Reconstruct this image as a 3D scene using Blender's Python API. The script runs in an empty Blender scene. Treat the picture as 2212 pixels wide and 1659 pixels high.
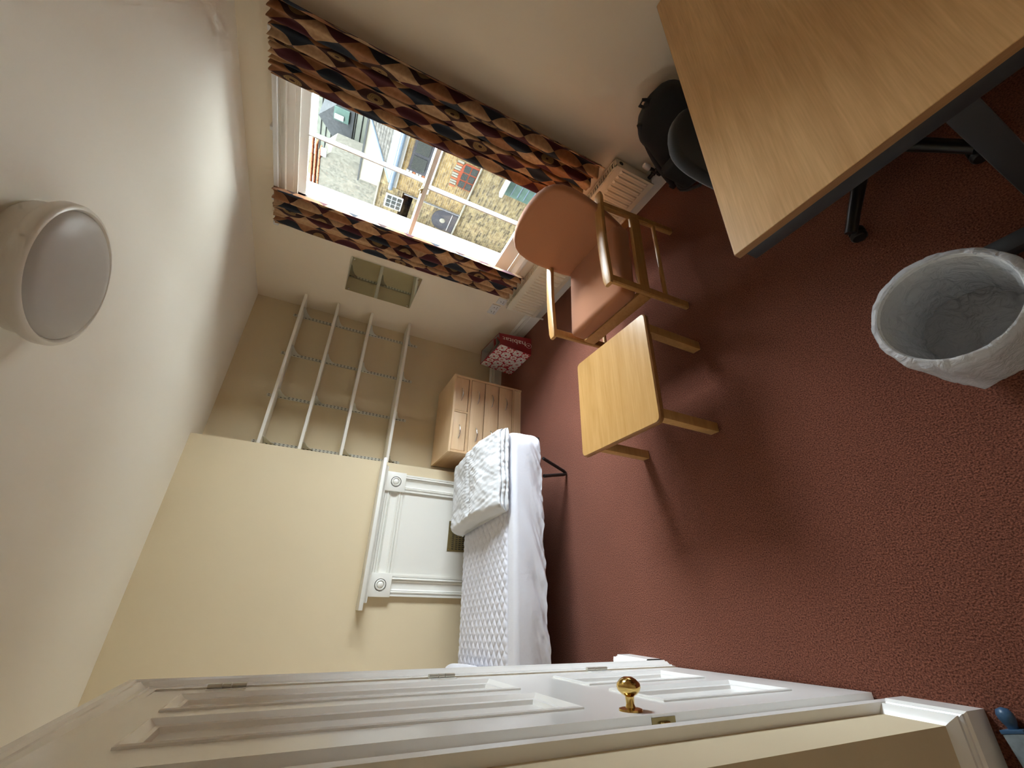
import bpy, bmesh, math, random
from mathutils import Vector, Matrix, noise
random.seed(7)
PI = math.pi
S = bpy.context.scene
COL = S.collection

# ------------------------------------------------------------------ camera
cam_d = bpy.data.cameras.new('camera'); cam = bpy.data.objects.new('camera', cam_d); COL.objects.link(cam)
cam_d.sensor_fit = 'HORIZONTAL'; cam_d.sensor_width = 36.0; cam_d.lens = 896.114 / 2212 * 36.0
cam_d.clip_start = 0.02; cam_d.clip_end = 300
R0 = Vector((0.41370327, 0.8822909, 0.224527))
R1 = Vector((0.44095472, 0.02157669, -0.89726996))
R2 = Vector((-0.79649767, 0.47020976, -0.38012399))
cm = Matrix((R1, R0, -R2)).transposed().to_4x4()
cm.translation = Vector((3.84134, -2.55087, 1.68500))
cam.matrix_world = cm
S.camera = cam

# ------------------------------------------------------------------ sky and exposure
W = bpy.data.worlds.new('overcast_sky'); S.world = W; W.use_nodes = True
bg = W.node_tree.nodes['Background']
bg.inputs['Color'].default_value = (0.88, 0.95, 1.04, 1); bg.inputs['Strength'].default_value = 17.0
S.view_settings.view_transform = 'Standard'; S.view_settings.look = 'None'
S.view_settings.gamma = 1.0; S.view_settings.use_curve_mapping = False
S.view_settings.exposure = 1.6
S.cycles.use_denoising = True
S.cycles.use_adaptive_sampling = True; S.cycles.adaptive_threshold = .09; S.cycles.adaptive_min_samples = 16
S.cycles.max_bounces = 8; S.cycles.diffuse_bounces = 6; S.cycles.glossy_bounces = 4
S.cycles.transparent_max_bounces = 16; S.cycles.transmission_bounces = 8
S.cycles.sample_clamp_indirect = 12.0
S.cycles.caustics_reflective = False; S.cycles.caustics_refractive = False
# daylight portal in the window opening: guides sky sampling, gives off nothing itself
pl = bpy.data.lights.new('window_portal', 'AREA'); pl.shape = 'RECTANGLE'; pl.size = 1.12; pl.size_y = 1.72
pl.cycles.is_portal = True
po = bpy.data.objects.new('window_portal', pl); COL.objects.link(po)
po.matrix_world = Matrix((( -1, 0, 0), (0, 0, 1), (0, 1, 0))).to_4x4()
po.location = (1.79, 0.2, 1.42)
po.rotation_euler = (-PI/2, 0, 0)

# ------------------------------------------------------------------ materials
MATS = {}
def mat(name, col, rough=.6, metal=0, spec=.5, bump=0, bscale=200, var=0, vscale=3, sheen=0, coat=0, bdist=.002):
    m = bpy.data.materials.new(name); m.use_nodes = True; nt = m.node_tree; N = nt.nodes; Lk = nt.links
    b = N['Principled BSDF']
    b.inputs['Base Color'].default_value = (*col, 1); b.inputs['Roughness'].default_value = rough
    b.inputs['Metallic'].default_value = metal; b.inputs['Specular IOR Level'].default_value = spec
    if sheen: b.inputs['Sheen Weight'].default_value = sheen
    if coat: b.inputs['Coat Weight'].default_value = coat; b.inputs['Coat Roughness'].default_value = .15
    tc = N.new('ShaderNodeTexCoord')
    if var:
        n = N.new('ShaderNodeTexNoise'); n.inputs['Scale'].default_value = vscale; n.inputs['Detail'].default_value = 4
        Lk.new(tc.outputs['Object'], n.inputs['Vector'])
        mx = N.new('ShaderNodeMixRGB'); mx.inputs[1].default_value = (*[c*(1-var) for c in col], 1); mx.inputs[2].default_value = (*[min(1, c*(1+var)) for c in col], 1)
        Lk.new(n.outputs['Fac'], mx.inputs[0]); Lk.new(mx.outputs[0], b.inputs['Base Color'])
    if bump:
        n2 = N.new('ShaderNodeTexNoise'); n2.inputs['Scale'].default_value = bscale; n2.inputs['Detail'].default_value = 3
        Lk.new(tc.outputs['Object'], n2.inputs['Vector'])
        bp = N.new('ShaderNodeBump'); bp.inputs['Strength'].default_value = bump; bp.inputs['Distance'].default_value = bdist
        Lk.new(n2.outputs['Fac'], bp.inputs['Height']); Lk.new(bp.outputs['Normal'], b.inputs['Normal'])
    MATS[name] = m
    return m

def wood(name, c1, c2, axis=1, rough=.4, scale=1.0, coat=0):
    m = bpy.data.materials.new(name); m.use_nodes = True; nt = m.node_tree; N = nt.nodes; Lk = nt.links
    b = N['Principled BSDF']; b.inputs['Roughness'].default_value = rough
    if coat: b.inputs['Coat Weight'].default_value = coat; b.inputs['Coat Roughness'].default_value = .2
    tc = N.new('ShaderNodeTexCoord'); mp = N.new('ShaderNodeMapping'); sc = [14*scale]*3; sc[axis] = .9*scale
    mp.inputs['Scale'].default_value = sc; Lk.new(tc.outputs['Object'], mp.inputs['Vector'])
    n = N.new('ShaderNodeTexNoise'); n.inputs['Scale'].default_value = 1.6; n.inputs['Detail'].default_value = 5; n.inputs['Distortion'].default_value = 1.2
    Lk.new(mp.outputs[0], n.inputs['Vector'])
    mp2 = N.new('ShaderNodeMapping'); s2 = [260*scale]*3; s2[axis] = 9*scale; mp2.inputs['Scale'].default_value = s2
    Lk.new(tc.outputs['Object'], mp2.inputs['Vector'])
    n2 = N.new('ShaderNodeTexNoise'); n2.inputs['Scale'].default_value = 1.0; n2.inputs['Detail'].default_value = 2
    Lk.new(mp2.outputs[0], n2.inputs['Vector'])
    ad = N.new('ShaderNodeMath'); ad.operation = 'MULTIPLY_ADD'; ad.inputs[1].default_value = .45; Lk.new(n2.outputs['Fac'], ad.inputs[0])
    ad2 = N.new('ShaderNodeMath'); ad2.operation = 'MULTIPLY'; ad2.inputs[1].default_value = .6; Lk.new(n.outputs['Fac'], ad2.inputs[0])
    Lk.new(ad2.outputs[0], ad.inputs[2])
    rp = N.new('ShaderNodeValToRGB'); rp.color_ramp.elements[0].position = .35; rp.color_ramp.elements[1].position = .68
    rp.color_ramp.elements[0].color = (*c1, 1); rp.color_ramp.elements[1].color = (*c2, 1)
    Lk.new(ad.outputs[0], rp.inputs[0]); Lk.new(rp.outputs[0], b.inputs['Base Color'])
    bp = N.new('ShaderNodeBump'); bp.inputs['Strength'].default_value = .12; bp.inputs['Distance'].default_value = .001
    Lk.new(n2.outputs['Fac'], bp.inputs['Height']); Lk.new(bp.outputs['Normal'], b.inputs['Normal'])
    MATS[name] = m; return m

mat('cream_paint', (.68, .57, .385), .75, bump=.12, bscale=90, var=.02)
mat('cream_paint_brightened', (.85, .75, .60), .75, bump=.12, bscale=90, var=.02)  # same wall paint, with brighter light and warm bounce put into the colour
mat('ceiling_paint', (.88, .84, .755), .8, bump=.1, bscale=70)
mat('gloss_white', (.90, .89, .86), .22, spec=.5, bump=.05, bscale=25)
mat('satin_white', (.80, .78, .72), .38, bump=.05, bscale=30)
mat('shelf_white', (.86, .84, .78), .45)
mat('rail_white', (.66, .65, .57), .4)
mat('radiator_cream', (.74, .67, .53), .35)
mat('plastic_white', (.74, .73, .72), .4)
mat('dark_slot', (.02, .02, .018), .8)
mat('chrome', (.75, .74, .72), .25, metal=1)
mat('brass', (.72, .50, .17), .13, metal=1)
mat('old_brass', (.30, .23, .10), .45, metal=.8, var=.3, vscale=40)
mat('hinge_steel', (.62, .59, .50), .4, metal=.6)
mat('black_metal', (.012, .012, .013), .4)
mat('black_fabric', (.010, .010, .011), .9, bump=.4, bscale=500, sheen=.1)
mat('backpack_panel', (.016, .016, .017), .8, bump=.4, bscale=700)
mat('chair_fabric', (.022, .024, .027), .95, bump=.5, bscale=600, sheen=.3)
mat('black_plastic', (.010, .010, .011), .3)
mat('desk_metal', (.035, .036, .040), .45, bump=.1, bscale=300)
mat('brown_fabric', (.46, .185, .082), .95, bump=.6, bscale=700, var=.07, vscale=260, sheen=.25)
mat('white_sheet', (.70, .70, .755), .85, bump=.25, bscale=60, bdist=.004)
mat('quilt_white', (.70, .70, .765), .85, bump=.3, bscale=160, bdist=.003)
mat('duvet_white', (.68, .685, .70), .85, bump=.2, bscale=30, bdist=.005)
mat('bag_red', (.27, .012, .020), .6)
mat('bag_white', (.86, .80, .74), .6)
mat('bag_grey', (.48, .45, .42), .7)
mat('print_red', (.50, .020, .035), .6)
mat('print_pink', (.66, .33, .28), .6)
mat('print_black', (.012, .008, .008), .6)
mat('bin_plastic', (.72, .73, .73), .5)
mat('lamp_white', (.76, .72, .65), .3)
mat('lamp_diffuser', (.53, .51, .485), .42)
mat('blue_paint', (.04, .10, .19), .35, bump=.2, bscale=60)
mat('blue_worn', (.16, .19, .20), .6, var=.5, vscale=60)
mat('mirror_glass', (.74, .80, .70), .03, metal=1)
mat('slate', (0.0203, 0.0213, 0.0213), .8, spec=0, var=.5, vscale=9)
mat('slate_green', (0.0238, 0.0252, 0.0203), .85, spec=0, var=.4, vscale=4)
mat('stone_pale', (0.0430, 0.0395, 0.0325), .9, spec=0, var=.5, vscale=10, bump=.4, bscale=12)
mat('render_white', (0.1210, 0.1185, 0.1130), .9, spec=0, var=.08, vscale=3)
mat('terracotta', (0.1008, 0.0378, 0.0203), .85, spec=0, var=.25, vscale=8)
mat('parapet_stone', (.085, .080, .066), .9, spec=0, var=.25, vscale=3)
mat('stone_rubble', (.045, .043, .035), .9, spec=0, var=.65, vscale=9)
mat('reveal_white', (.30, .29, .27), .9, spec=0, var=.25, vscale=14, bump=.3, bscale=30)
mat('lead_blue', (0.0474, 0.0606, 0.0780), .5, spec=0)
mat('grey_timber', (0.0216, 0.0216, 0.0240), .7, spec=0, var=.3, vscale=5)
mat('red_frame', (0.0854, 0.0224, 0.0126), .6, spec=0)
mat('dark_glass', (0.0108, 0.0132, 0.0138), .15)
mat('window_white', (0.1716, 0.1752, 0.1782), .5, spec=0)
mat('teal_door', (0.0282, 0.0432, 0.0366), .6, spec=0, var=.4, vscale=6)
mat('ground_grey', (.43, .415, .38), .9, spec=0)
mat('foliage', (0.018, 0.032, 0.011), .9, spec=0, var=.5, vscale=20)
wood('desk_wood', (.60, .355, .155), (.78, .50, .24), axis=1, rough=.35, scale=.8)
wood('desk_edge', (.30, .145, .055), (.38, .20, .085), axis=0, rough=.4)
wood('chair_wood', (.43, .22, .065), (.56, .315, .115), axis=1, rough=.38, scale=1.3)
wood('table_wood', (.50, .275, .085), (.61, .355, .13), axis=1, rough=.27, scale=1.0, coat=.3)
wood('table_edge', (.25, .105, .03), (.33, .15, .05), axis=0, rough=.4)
wood('beech', (.72, .50, .29), (.80, .58, .36), axis=1, rough=.45, scale=.8)
wood('beech_side', (.62, .41, .22), (.70, .48, .28), axis=0, rough=.45, scale=.8)

def m_carpet():
    m = bpy.data.materials.new('carpet'); m.use_nodes = True; nt = m.node_tree; N = nt.nodes; Lk = nt.links
    b = N['Principled BSDF']; b.inputs['Roughness'].default_value = 1; b.inputs['Specular IOR Level'].default_value = .1
    b.inputs['Sheen Weight'].default_value = .06
    tc = N.new('ShaderNodeTexCoord')
    n = N.new('ShaderNodeTexNoise'); n.inputs['Scale'].default_value = 210; n.inputs['Detail'].default_value = 3; Lk.new(tc.outputs['Object'], n.inputs['Vector'])
    n1 = N.new('ShaderNodeTexNoise'); n1.inputs['Scale'].default_value = 2.2; n1.inputs['Detail'].default_value = 5; Lk.new(tc.outputs['Object'], n1.inputs['Vector'])
    rp = N.new('ShaderNodeValToRGB'); rp.color_ramp.elements[0].position = .30; rp.color_ramp.elements[1].position = .72
    rp.color_ramp.elements[0].color = (.085, .025, .0145, 1); rp.color_ramp.elements[1].color = (.34, .130, .084, 1)
    Lk.new(n.outputs['Fac'], rp.inputs[0])
    mx = N.new('ShaderNodeMixRGB'); mx.blend_type = 'MULTIPLY'; mx.inputs[0].default_value = .5
    r2 = N.new('ShaderNodeValToRGB'); r2.color_ramp.elements[0].position = .3; r2.color_ramp.elements[1].position = .7
    r2.color_ramp.elements[0].color = (.80, .80, .80, 1); r2.color_ramp.elements[1].color = (1, 1, 1, 1)
    Lk.new(n1.outputs['Fac'], r2.inputs[0]); Lk.new(rp.outputs[0], mx.inputs[1]); Lk.new(r2.outputs[0], mx.inputs[2])
    Lk.new(mx.outputs[0], b.inputs['Base Color'])
    bp = N.new('ShaderNodeBump'); bp.inputs['Strength'].default_value = .8; bp.inputs['Distance'].default_value = .006
    Lk.new(n.outputs['Fac'], bp.inputs['Height']); Lk.new(bp.outputs['Normal'], b.inputs['Normal'])
    MATS['carpet'] = m
m_carpet()

def m_glass():
    m = bpy.data.materials.new('pane_glass'); m.use_nodes = True; nt = m.node_tree; N = nt.nodes; Lk = nt.links
    N.remove(N['Principled BSDF']); out = N['Material Output']
    t = N.new('ShaderNodeBsdfTransparent'); t.inputs[0].default_value = (.96, .98, .97, 1)
    g = N.new('ShaderNodeBsdfGlossy'); g.inputs['Roughness'].default_value = .02
    f = N.new('ShaderNodeFresnel'); f.inputs[0].default_value = 1.2
    mx = N.new('ShaderNodeMixShader'); Lk.new(f.outputs[0], mx.inputs[0]); Lk.new(t.outputs[0], mx.inputs[1]); Lk.new(g.outputs[0], mx.inputs[2])
    Lk.new(mx.outputs[0], out.inputs['Surface']); MATS['pane_glass'] = m
m_glass()

def m_liner():
    m = bpy.data.materials.new('liner_plastic'); m.use_nodes = True; nt = m.node_tree; N = nt.nodes; Lk = nt.links
    b = N['Principled BSDF']; out = N['Material Output']
    b.inputs['Base Color'].default_value = (.90, .91, .93, 1); b.inputs['Roughness'].default_value = .18
    tr = N.new('ShaderNodeBsdfTranslucent'); tr.inputs[0].default_value = (.75, .76, .77, 1)
    t = N.new('ShaderNodeBsdfTransparent')
    m1 = N.new('ShaderNodeMixShader'); m1.inputs[0].default_value = .35; Lk.new(b.outputs[0], m1.inputs[1]); Lk.new(tr.outputs[0], m1.inputs[2])
    m2 = N.new('ShaderNodeMixShader'); m2.inputs[0].default_value = .38; Lk.new(m1.outputs[0], m2.inputs[1]); Lk.new(t.outputs[0], m2.inputs[2])
    tc = N.new('ShaderNodeTexCoord'); n = N.new('ShaderNodeTexNoise'); n.inputs['Scale'].default_value = 22; n.inputs['Detail'].default_value = 4; n.inputs['Distortion'].default_value = 1.5
    Lk.new(tc.outputs['Object'], n.inputs['Vector'])
    bp = N.new('ShaderNodeBump'); bp.inputs['Strength'].default_value = .9; bp.inputs['Distance'].default_value = .03
    Lk.new(n.outputs['Fac'], bp.inputs['Height']); Lk.new(bp.outputs['Normal'], b.inputs['Normal'])
    Lk.new(m2.outputs[0], out.inputs['Surface']); MATS['liner_plastic'] = m
m_liner()

def m_curtain():
    """printed harlequin cloth; UV in metres of flat cloth"""
    m = bpy.data.materials.new('harlequin_cloth'); m.use_nodes = True; nt = m.node_tree; N = nt.nodes; Lk = nt.links
    b = N['Principled BSDF']; b.inputs['Roughness'].default_value = .85; b.inputs['Sheen Weight'].default_value = .1
    uv = N.new('ShaderNodeUVMap'); uv.uv_map = 'UVMap'
    sp = N.new('ShaderNodeSeparateXYZ'); Lk.new(uv.outputs[0], sp.inputs[0])
    def M(op, a, c=None, d=None):
        n = N.new('ShaderNodeMath'); n.operation = op
        for i, v in enumerate((a, c, d)):
            if v is None: continue
            if isinstance(v, (int, float)): n.inputs[i].default_value = v
            else: Lk.new(v, n.inputs[i])
        return n.outputs[0]
    u = M('DIVIDE', sp.outputs['X'], .125); v = M('DIVIDE', sp.outputs['Y'], .205)
    a = M('ADD', u, v); c = M('SUBTRACT', u, v)
    i = M('FLOOR', a); j = M('FLOOR', c)
    fa = M('SUBTRACT', M('FRACT', a), .5); fc = M('SUBTRACT', M('FRACT', c), .5)
    column = M('ADD', i, j)
    dark = M('LESS_THAN', M('MODULO', M('ADD', column, 1000.0), 2.0), .5)
    row = M('SUBTRACT', i, j)
    k = M('MODULO', M('ADD', M('ADD', M('FLOOR', M('DIVIDE', M('ADD', row, .5), 2.0)), M('FLOOR', M('DIVIDE', M('ADD', column, .5), 2.0))), 999.0), 3.0)
    tc = N.new('ShaderNodeTexCoord')
    n = N.new('ShaderNodeTexNoise'); n.inputs['Scale'].default_value = 45; n.inputs['Detail'].default_value = 5; Lk.new(uv.outputs[0], n.inputs['Vector'])
    n2 = N.new('ShaderNodeTexNoise'); n2.inputs['Scale'].default_value = 9; Lk.new(uv.outputs[0], n2.inputs['Vector'])
    def mix(f, x, y):
        q = N.new('ShaderNodeMixRGB')
        if isinstance(f, (int, float)): q.inputs[0].default_value = f
        else: Lk.new(f, q.inputs[0])
        for s, t in ((1, x), (2, y)):
            if isinstance(t, tuple): q.inputs[s].default_value = (*t, 1)
            else: Lk.new(t, q.inputs[s])
        return q.outputs[0]
    tan = mix(n.outputs['Fac'], (.30, .155, .066), (.68, .46, .26))
    rust = mix(n.outputs['Fac'], (.23, .09, .032), (.44, .21, .095))
    r01 = N.new('ShaderNodeTexWhiteNoise'); r01.noise_dimensions = '2D'
    cb = N.new('ShaderNodeCombineXYZ'); Lk.new(i, cb.inputs[0]); Lk.new(j, cb.inputs[1]); Lk.new(cb.outputs[0], r01.inputs['Vector'])
    light = mix(M('GREATER_THAN', r01.outputs['Value'], .62), tan, rust)
    navy = (.017, .024, .037); burg = (.075, .012, .018); bark = (.045, .014, .010)
    rr = M('SQRT', M('ADD', M('MULTIPLY', fa, fa), M('MULTIPLY', fc, fc)))
    wob = M('MULTIPLY', M('SUBTRACT', n2.outputs['Fac'], .5), .25)
    shell = M('LESS_THAN', M('ADD', rr, wob), .30)
    eye = M('LESS_THAN', M('ADD', rr, wob), .08)
    ring = M('SINE', M('MULTIPLY', rr, 95.0))
    gold = mix(M('GREATER_THAN', ring, .2), (.33, .21, .085), (.20, .115, .045))
    med = mix(eye, mix(shell, bark, gold), bark)
    dk = mix(M('GREATER_THAN', k, .5), navy, burg)
    dk = mix(M('GREATER_THAN', k, 1.5), dk, med)
    colr = mix(dark, light, dk)
    Lk.new(colr, b.inputs['Base Color'])
    bp = N.new('ShaderNodeBump'); bp.inputs['Strength'].default_value = .3; bp.inputs['Distance'].default_value = .003
    Lk.new(n.outputs['Fac'], bp.inputs['Height']); Lk.new(bp.outputs['Normal'], b.inputs['Normal'])
    # a little light comes through the lining
    tr = N.new('ShaderNodeBsdfTranslucent'); Lk.new(colr, tr.inputs[0])
    ms = N.new('ShaderNodeMixShader'); ms.inputs[0].default_value = .12; out = N['Material Output']
    Lk.new(b.outputs[0], ms.inputs[1]); Lk.new(tr.outputs[0], ms.inputs[2]); Lk.new(ms.outputs[0], out.inputs['Surface'])
    MATS['harlequin_cloth'] = m
m_curtain()

def m_brick(name, c1, c2, mortar, scale=1.0, w=.215, h=.075, rot=0, extra=None):
    m = bpy.data.materials.new(name); m.use_nodes = True; nt = m.node_tree; N = nt.nodes; Lk = nt.links
    b = N['Principled BSDF']; b.inputs['Roughness'].default_value = .9; b.inputs['Specular IOR Level'].default_value = 0
    tc = N.new('ShaderNodeTexCoord'); sp = N.new('ShaderNodeSeparateXYZ'); Lk.new(tc.outputs['Object'], sp.inputs[0])
    cb = N.new('ShaderNodeCombineXYZ'); Lk.new(sp.outputs['X'], cb.inputs[0]); Lk.new(sp.outputs['Z'], cb.inputs[1])
    br = N.new('ShaderNodeTexBrick'); br.inputs['Scale'].default_value = 1; br.inputs['Brick Width'].default_value = w; br.inputs['Row Height'].default_value = h
    br.inputs['Mortar Size'].default_value = .007; br.inputs['Color1'].default_value = (*c1, 1); br.inputs['Color2'].default_value = (*c2, 1); br.inputs['Mortar'].default_value = (*mortar, 1)
    br.inputs['Bias'].default_value = -.2
    Lk.new(cb.outputs[0], br.inputs['Vector'])
    n = N.new('ShaderNodeTexNoise'); n.inputs['Scale'].default_value = 6; n.inputs['Detail'].default_value = 6; Lk.new(tc.outputs['Object'], n.inputs['Vector'])
    rp = N.new('ShaderNodeValToRGB'); rp.color_ramp.elements[0].position = .35; rp.color_ramp.elements[1].position = .6
    rp.color_ramp.elements[0].color = (.45, .43, .42, 1); rp.color_ramp.elements[1].color = (1, 1, 1, 1); Lk.new(n.outputs['Fac'], rp.inputs[0])
    mx = N.new('ShaderNodeMixRGB'); mx.blend_type = 'MULTIPLY'; mx.inputs[0].default_value = .6
    Lk.new(br.outputs['Color'], mx.inputs[1]); Lk.new(rp.outputs[0], mx.inputs[2]); Lk.new(mx.outputs[0], b.inputs['Base Color'])
    bp = N.new('ShaderNodeBump'); bp.inputs['Strength'].default_value = .6; bp.inputs['Distance'].default_value = .01; bp.invert = True
    Lk.new(br.outputs['Fac'], bp.inputs['Height']); Lk.new(bp.outputs['Normal'], b.inputs['Normal'])
    MATS[name] = m
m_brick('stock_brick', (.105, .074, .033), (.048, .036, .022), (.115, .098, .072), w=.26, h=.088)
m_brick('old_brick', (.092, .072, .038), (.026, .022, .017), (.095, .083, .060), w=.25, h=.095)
m_brick('slate_rows', (.040, .038, .033), (.030, .029, .026), (.009, .009, .008), w=.16, h=.11)

# ------------------------------------------------------------------ mesh building
class MB:
    def __init__(self): self.v = []; self.f = []; self.uv = None; self.fm = []
    def add(self, vs, fs, mi=0):
        o = len(self.v); self.v += [tuple(p) for p in vs]; self.f += [tuple(i+o for i in f) for f in fs]; self.fm += [mi]*len(fs); return self
    def box(self, x0, x1, y0, y1, z0, z1, mi=0):
        if x0 > x1: x0, x1 = x1, x0
        if y0 > y1: y0, y1 = y1, y0
        if z0 > z1: z0, z1 = z1, z0
        vs = [(x0,y0,z0),(x1,y0,z0),(x1,y1,z0),(x0,y1,z0),(x0,y0,z1),(x1,y0,z1),(x1,y1,z1),(x0,y1,z1)]
        return self.add(vs, [(0,3,2,1),(4,5,6,7),(0,1,5,4),(1,2,6,5),(2,3,7,6),(3,0,4,7)], mi)
    def rbox(self, x0, x1, y0, y1, z0, z1, r=.004, seg=2, mi=0):
        bm = bmesh.new(); t = MB().box(x0, x1, y0, y1, z0, z1)
        vs = [bm.verts.new(p) for p in t.v]
        for f in t.f: bm.faces.new([vs[i] for i in f])
        bmesh.ops.bevel(bm, geom=bm.edges[:], offset=r, segments=seg, profile=.5, affect='EDGES')
        bm.verts.index_update()
        self.add([v.co[:] for v in bm.verts], [[v.index for v in f.verts] for f in bm.faces], mi); bm.free(); return self
    def tube(self, pts, r, n=10, closed=False, mi=0):
        pts = [Vector(p) for p in pts]; m = len(pts); rs = r if isinstance(r, (list, tuple)) else [r]*m
        T = []
        for k in range(m):
            a = pts[k-1] if (k or closed) else pts[k]; b = pts[(k+1) % m] if (k < m-1 or closed) else pts[k]
            T.append((b-a).normalized())
        up = Vector((0, 0, 1)) if abs(T[0].z) < .9 else Vector((1, 0, 0))
        nrm = (up - T[0]*up.dot(T[0])).normalized(); vs = []
        for k in range(m):
            nrm = (nrm - T[k]*nrm.dot(T[k])).normalized(); bn = T[k].cross(nrm)
            for q in range(n):
                a = 2*PI*q/n; vs.append(pts[k] + (nrm*math.cos(a) + bn*math.sin(a))*rs[k])
        fs = []
        for k in range(m if closed else m-1):
            k2 = (k+1) % m
            for q in range(n): fs.append((k*n+q, k*n+(q+1) % n, k2*n+(q+1) % n, k2*n+q))
        if not closed: fs += [tuple(range(n))[::-1], tuple(range((m-1)*n, m*n))]
        return self.add(vs, fs, mi)
    def lathe(self, prof, c=(0, 0, 0), n=32, axis='z', mi=0, fn=None):
        vs = []; fs = []; m = len(prof)
        for (r, h) in prof:
            for q in range(n):
                a = 2*PI*q/n; rr = r
                x, y = rr*math.cos(a), rr*math.sin(a)
                p = (x, y, h) if axis == 'z' else (x, h, y) if axis == 'y' else (h, x, y)
                if fn: p = fn(p, a, r, h)
                vs.append((c[0]+p[0], c[1]+p[1], c[2]+p[2]))
        for k in range(m-1):
            for q in range(n): fs.append((k*n+q, k*n+(q+1) % n, (k+1)*n+(q+1) % n, (k+1)*n+q))
        if prof[0][0] > 1e-6: fs.append(tuple(range(n))[::-1])
        if prof[-1][0] > 1e-6: fs.append(tuple(range((m-1)*n, m*n)))
        return self.add(vs, fs, mi)
    def olathe(self, *a, **k):   # open lathe: no caps
        n = k.get('n', 32); self.lathe(*a, **k)
        while self.f and len(self.f[-1]) == n: self.f.pop(); self.fm.pop()
        return self
    def prism(self, poly, h0, h1, axis='z', mi=0):
        n = len(poly); vs = []
        for h in (h0, h1):
            for (a, b) in poly:
                vs.append((a, b, h) if axis == 'z' else (a, h, b) if axis == 'y' else (h, a, b))
        fs = [tuple(range(n))[::-1], tuple(range(n, 2*n))] + [(i, (i+1) % n, n+(i+1) % n, n+i) for i in range(n)]
        return self.add(vs, fs, mi)
    def grid(self, fn, nu, nv, mi=0, uvfn=None):
        vs = [fn(i/nu, j/nv) for j in range(nv+1) for i in range(nu+1)]
        fs = [(j*(nu+1)+i, j*(nu+1)+i+1, (j+1)*(nu+1)+i+1, (j+1)*(nu+1)+i) for j in range(nv) for i in range(nu)]
        if uvfn: self.uv = [uvfn(i/nu, j/nv) for j in range(nv+1) for i in range(nu+1)]
        return self.add(vs, fs, mi)
    def mesh(self, name, off=(0, 0, 0), smooth=None, recalc=True):
        me = bpy.data.meshes.new(name)
        me.from_pydata([(p[0]-off[0], p[1]-off[1], p[2]-off[2]) for p in self.v], [], self.f)
        if recalc:
            bm = bmesh.new(); bm.from_mesh(me); bmesh.ops.recalc_face_normals(bm, faces=bm.faces[:]); bm.to_mesh(me); bm.free()
        if self.uv:
            ul = me.uv_layers.new(name='UVMap')
            for l in me.loops: ul.data[l.index].uv = self.uv[l.vertex_index]
        for p, mi in zip(me.polygons, self.fm): p.material_index = mi
        if smooth is not None:
            for p in me.polygons: p.use_smooth = True
            me.set_sharp_from_angle(angle=math.radians(smooth))
        me.update(); return me

def rootloc(o):
    while o.parent: o = o.parent
    return o.location
def part(name, mb, material, parent=None, smooth=35, label=None, local=False, kind=None, recalc=True):
    off = (0, 0, 0)
    if parent is not None and not local: off = rootloc(parent)
    me = mb if isinstance(mb, bpy.types.Mesh) else mb.mesh(name, off, smooth, recalc)
    for mm in (material if isinstance(material, (list, tuple)) else [material]): me.materials.append(MATS[mm])
    o = bpy.data.objects.new(name, me); COL.objects.link(o)
    if parent is not None: o.parent = parent
    if label: o['label'] = label
    if kind: o['kind'] = kind
    return o
def thing(name, label, cat, loc=(0, 0, 0), rotz=0, group=None):
    o = bpy.data.objects.new(name, None); COL.objects.link(o); o.empty_display_size = .1
    o.location = loc; o.rotation_euler = (0, 0, rotz); o['label'] = label; o['category'] = cat
    if group: o['group'] = group
    return o
def single(name, mb, material, label, cat, loc, smooth=35, group=None, recalc=True, kind=None):
    me = mb.mesh(name, loc, smooth, recalc)
    for mm in (material if isinstance(material, (list, tuple)) else [material]): me.materials.append(MATS[mm])
    o = bpy.data.objects.new(name, me); COL.objects.link(o); o.location = loc
    o['label'] = label; o['category'] = cat
    if group: o['group'] = group
    if kind: o['kind'] = kind
    return o
def struct(name, mb, material, smooth=30, label=None):
    o = part(name, mb, material, None, smooth); o['kind'] = 'structure'
    if label: o['label'] = label
    return o
def again(o, parent, d):
    """another piece sharing o's mesh, moved by d"""
    c = o.copy(); COL.objects.link(c); c.parent = parent; c.location = Vector(o.location) + Vector(d); return c

# ------------------------------------------------------------------ the room
H = 2.543; BX = .319; BY = -1.511; YL = -3.55; XB = 4.25
struct('floor', MB().box(-.1, XB+.1, YL-.1, .0, -.08, 0), 'carpet', label='reddish brown carpet')
struct('ceiling', MB().box(-.1, XB+.1, YL-.1, .02, H, H+.12), 'ceiling_paint')
WX0, WX1, WZ0, WZ1 = 1.20, 2.38, .52, 2.33          # window opening
b = MB()
b.box(-.1, WX0, 0, .14, -.08, H); b.box(WX1, XB+.1, 0, .14, -.08, H); b.box(WX0, WX1, 0, .14, -.08, WZ0); b.box(WX0, WX1, 0, .14, WZ1, H)
struct('wall_window', b, 'cream_paint_brightened')
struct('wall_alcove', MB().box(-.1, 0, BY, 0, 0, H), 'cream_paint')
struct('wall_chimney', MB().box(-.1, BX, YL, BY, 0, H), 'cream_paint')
struct('wall_left', MB().box(-.1, XB, YL-.1, YL, 0, H), 'cream_paint_brightened')  # unseen wall, paint lightened to bounce fill light into the room
struct('wall_back', MB().box(XB, XB+.1, YL-.1, 0, 0, H), 'cream_paint_brightened')  # also unseen, lightened for the same bounced fill
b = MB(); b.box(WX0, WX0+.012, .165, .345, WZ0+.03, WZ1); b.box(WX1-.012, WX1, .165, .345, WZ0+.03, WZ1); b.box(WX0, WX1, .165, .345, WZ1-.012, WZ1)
struct('trim_2', b, 'reveal_white', label='white painted outer window reveal')
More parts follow.
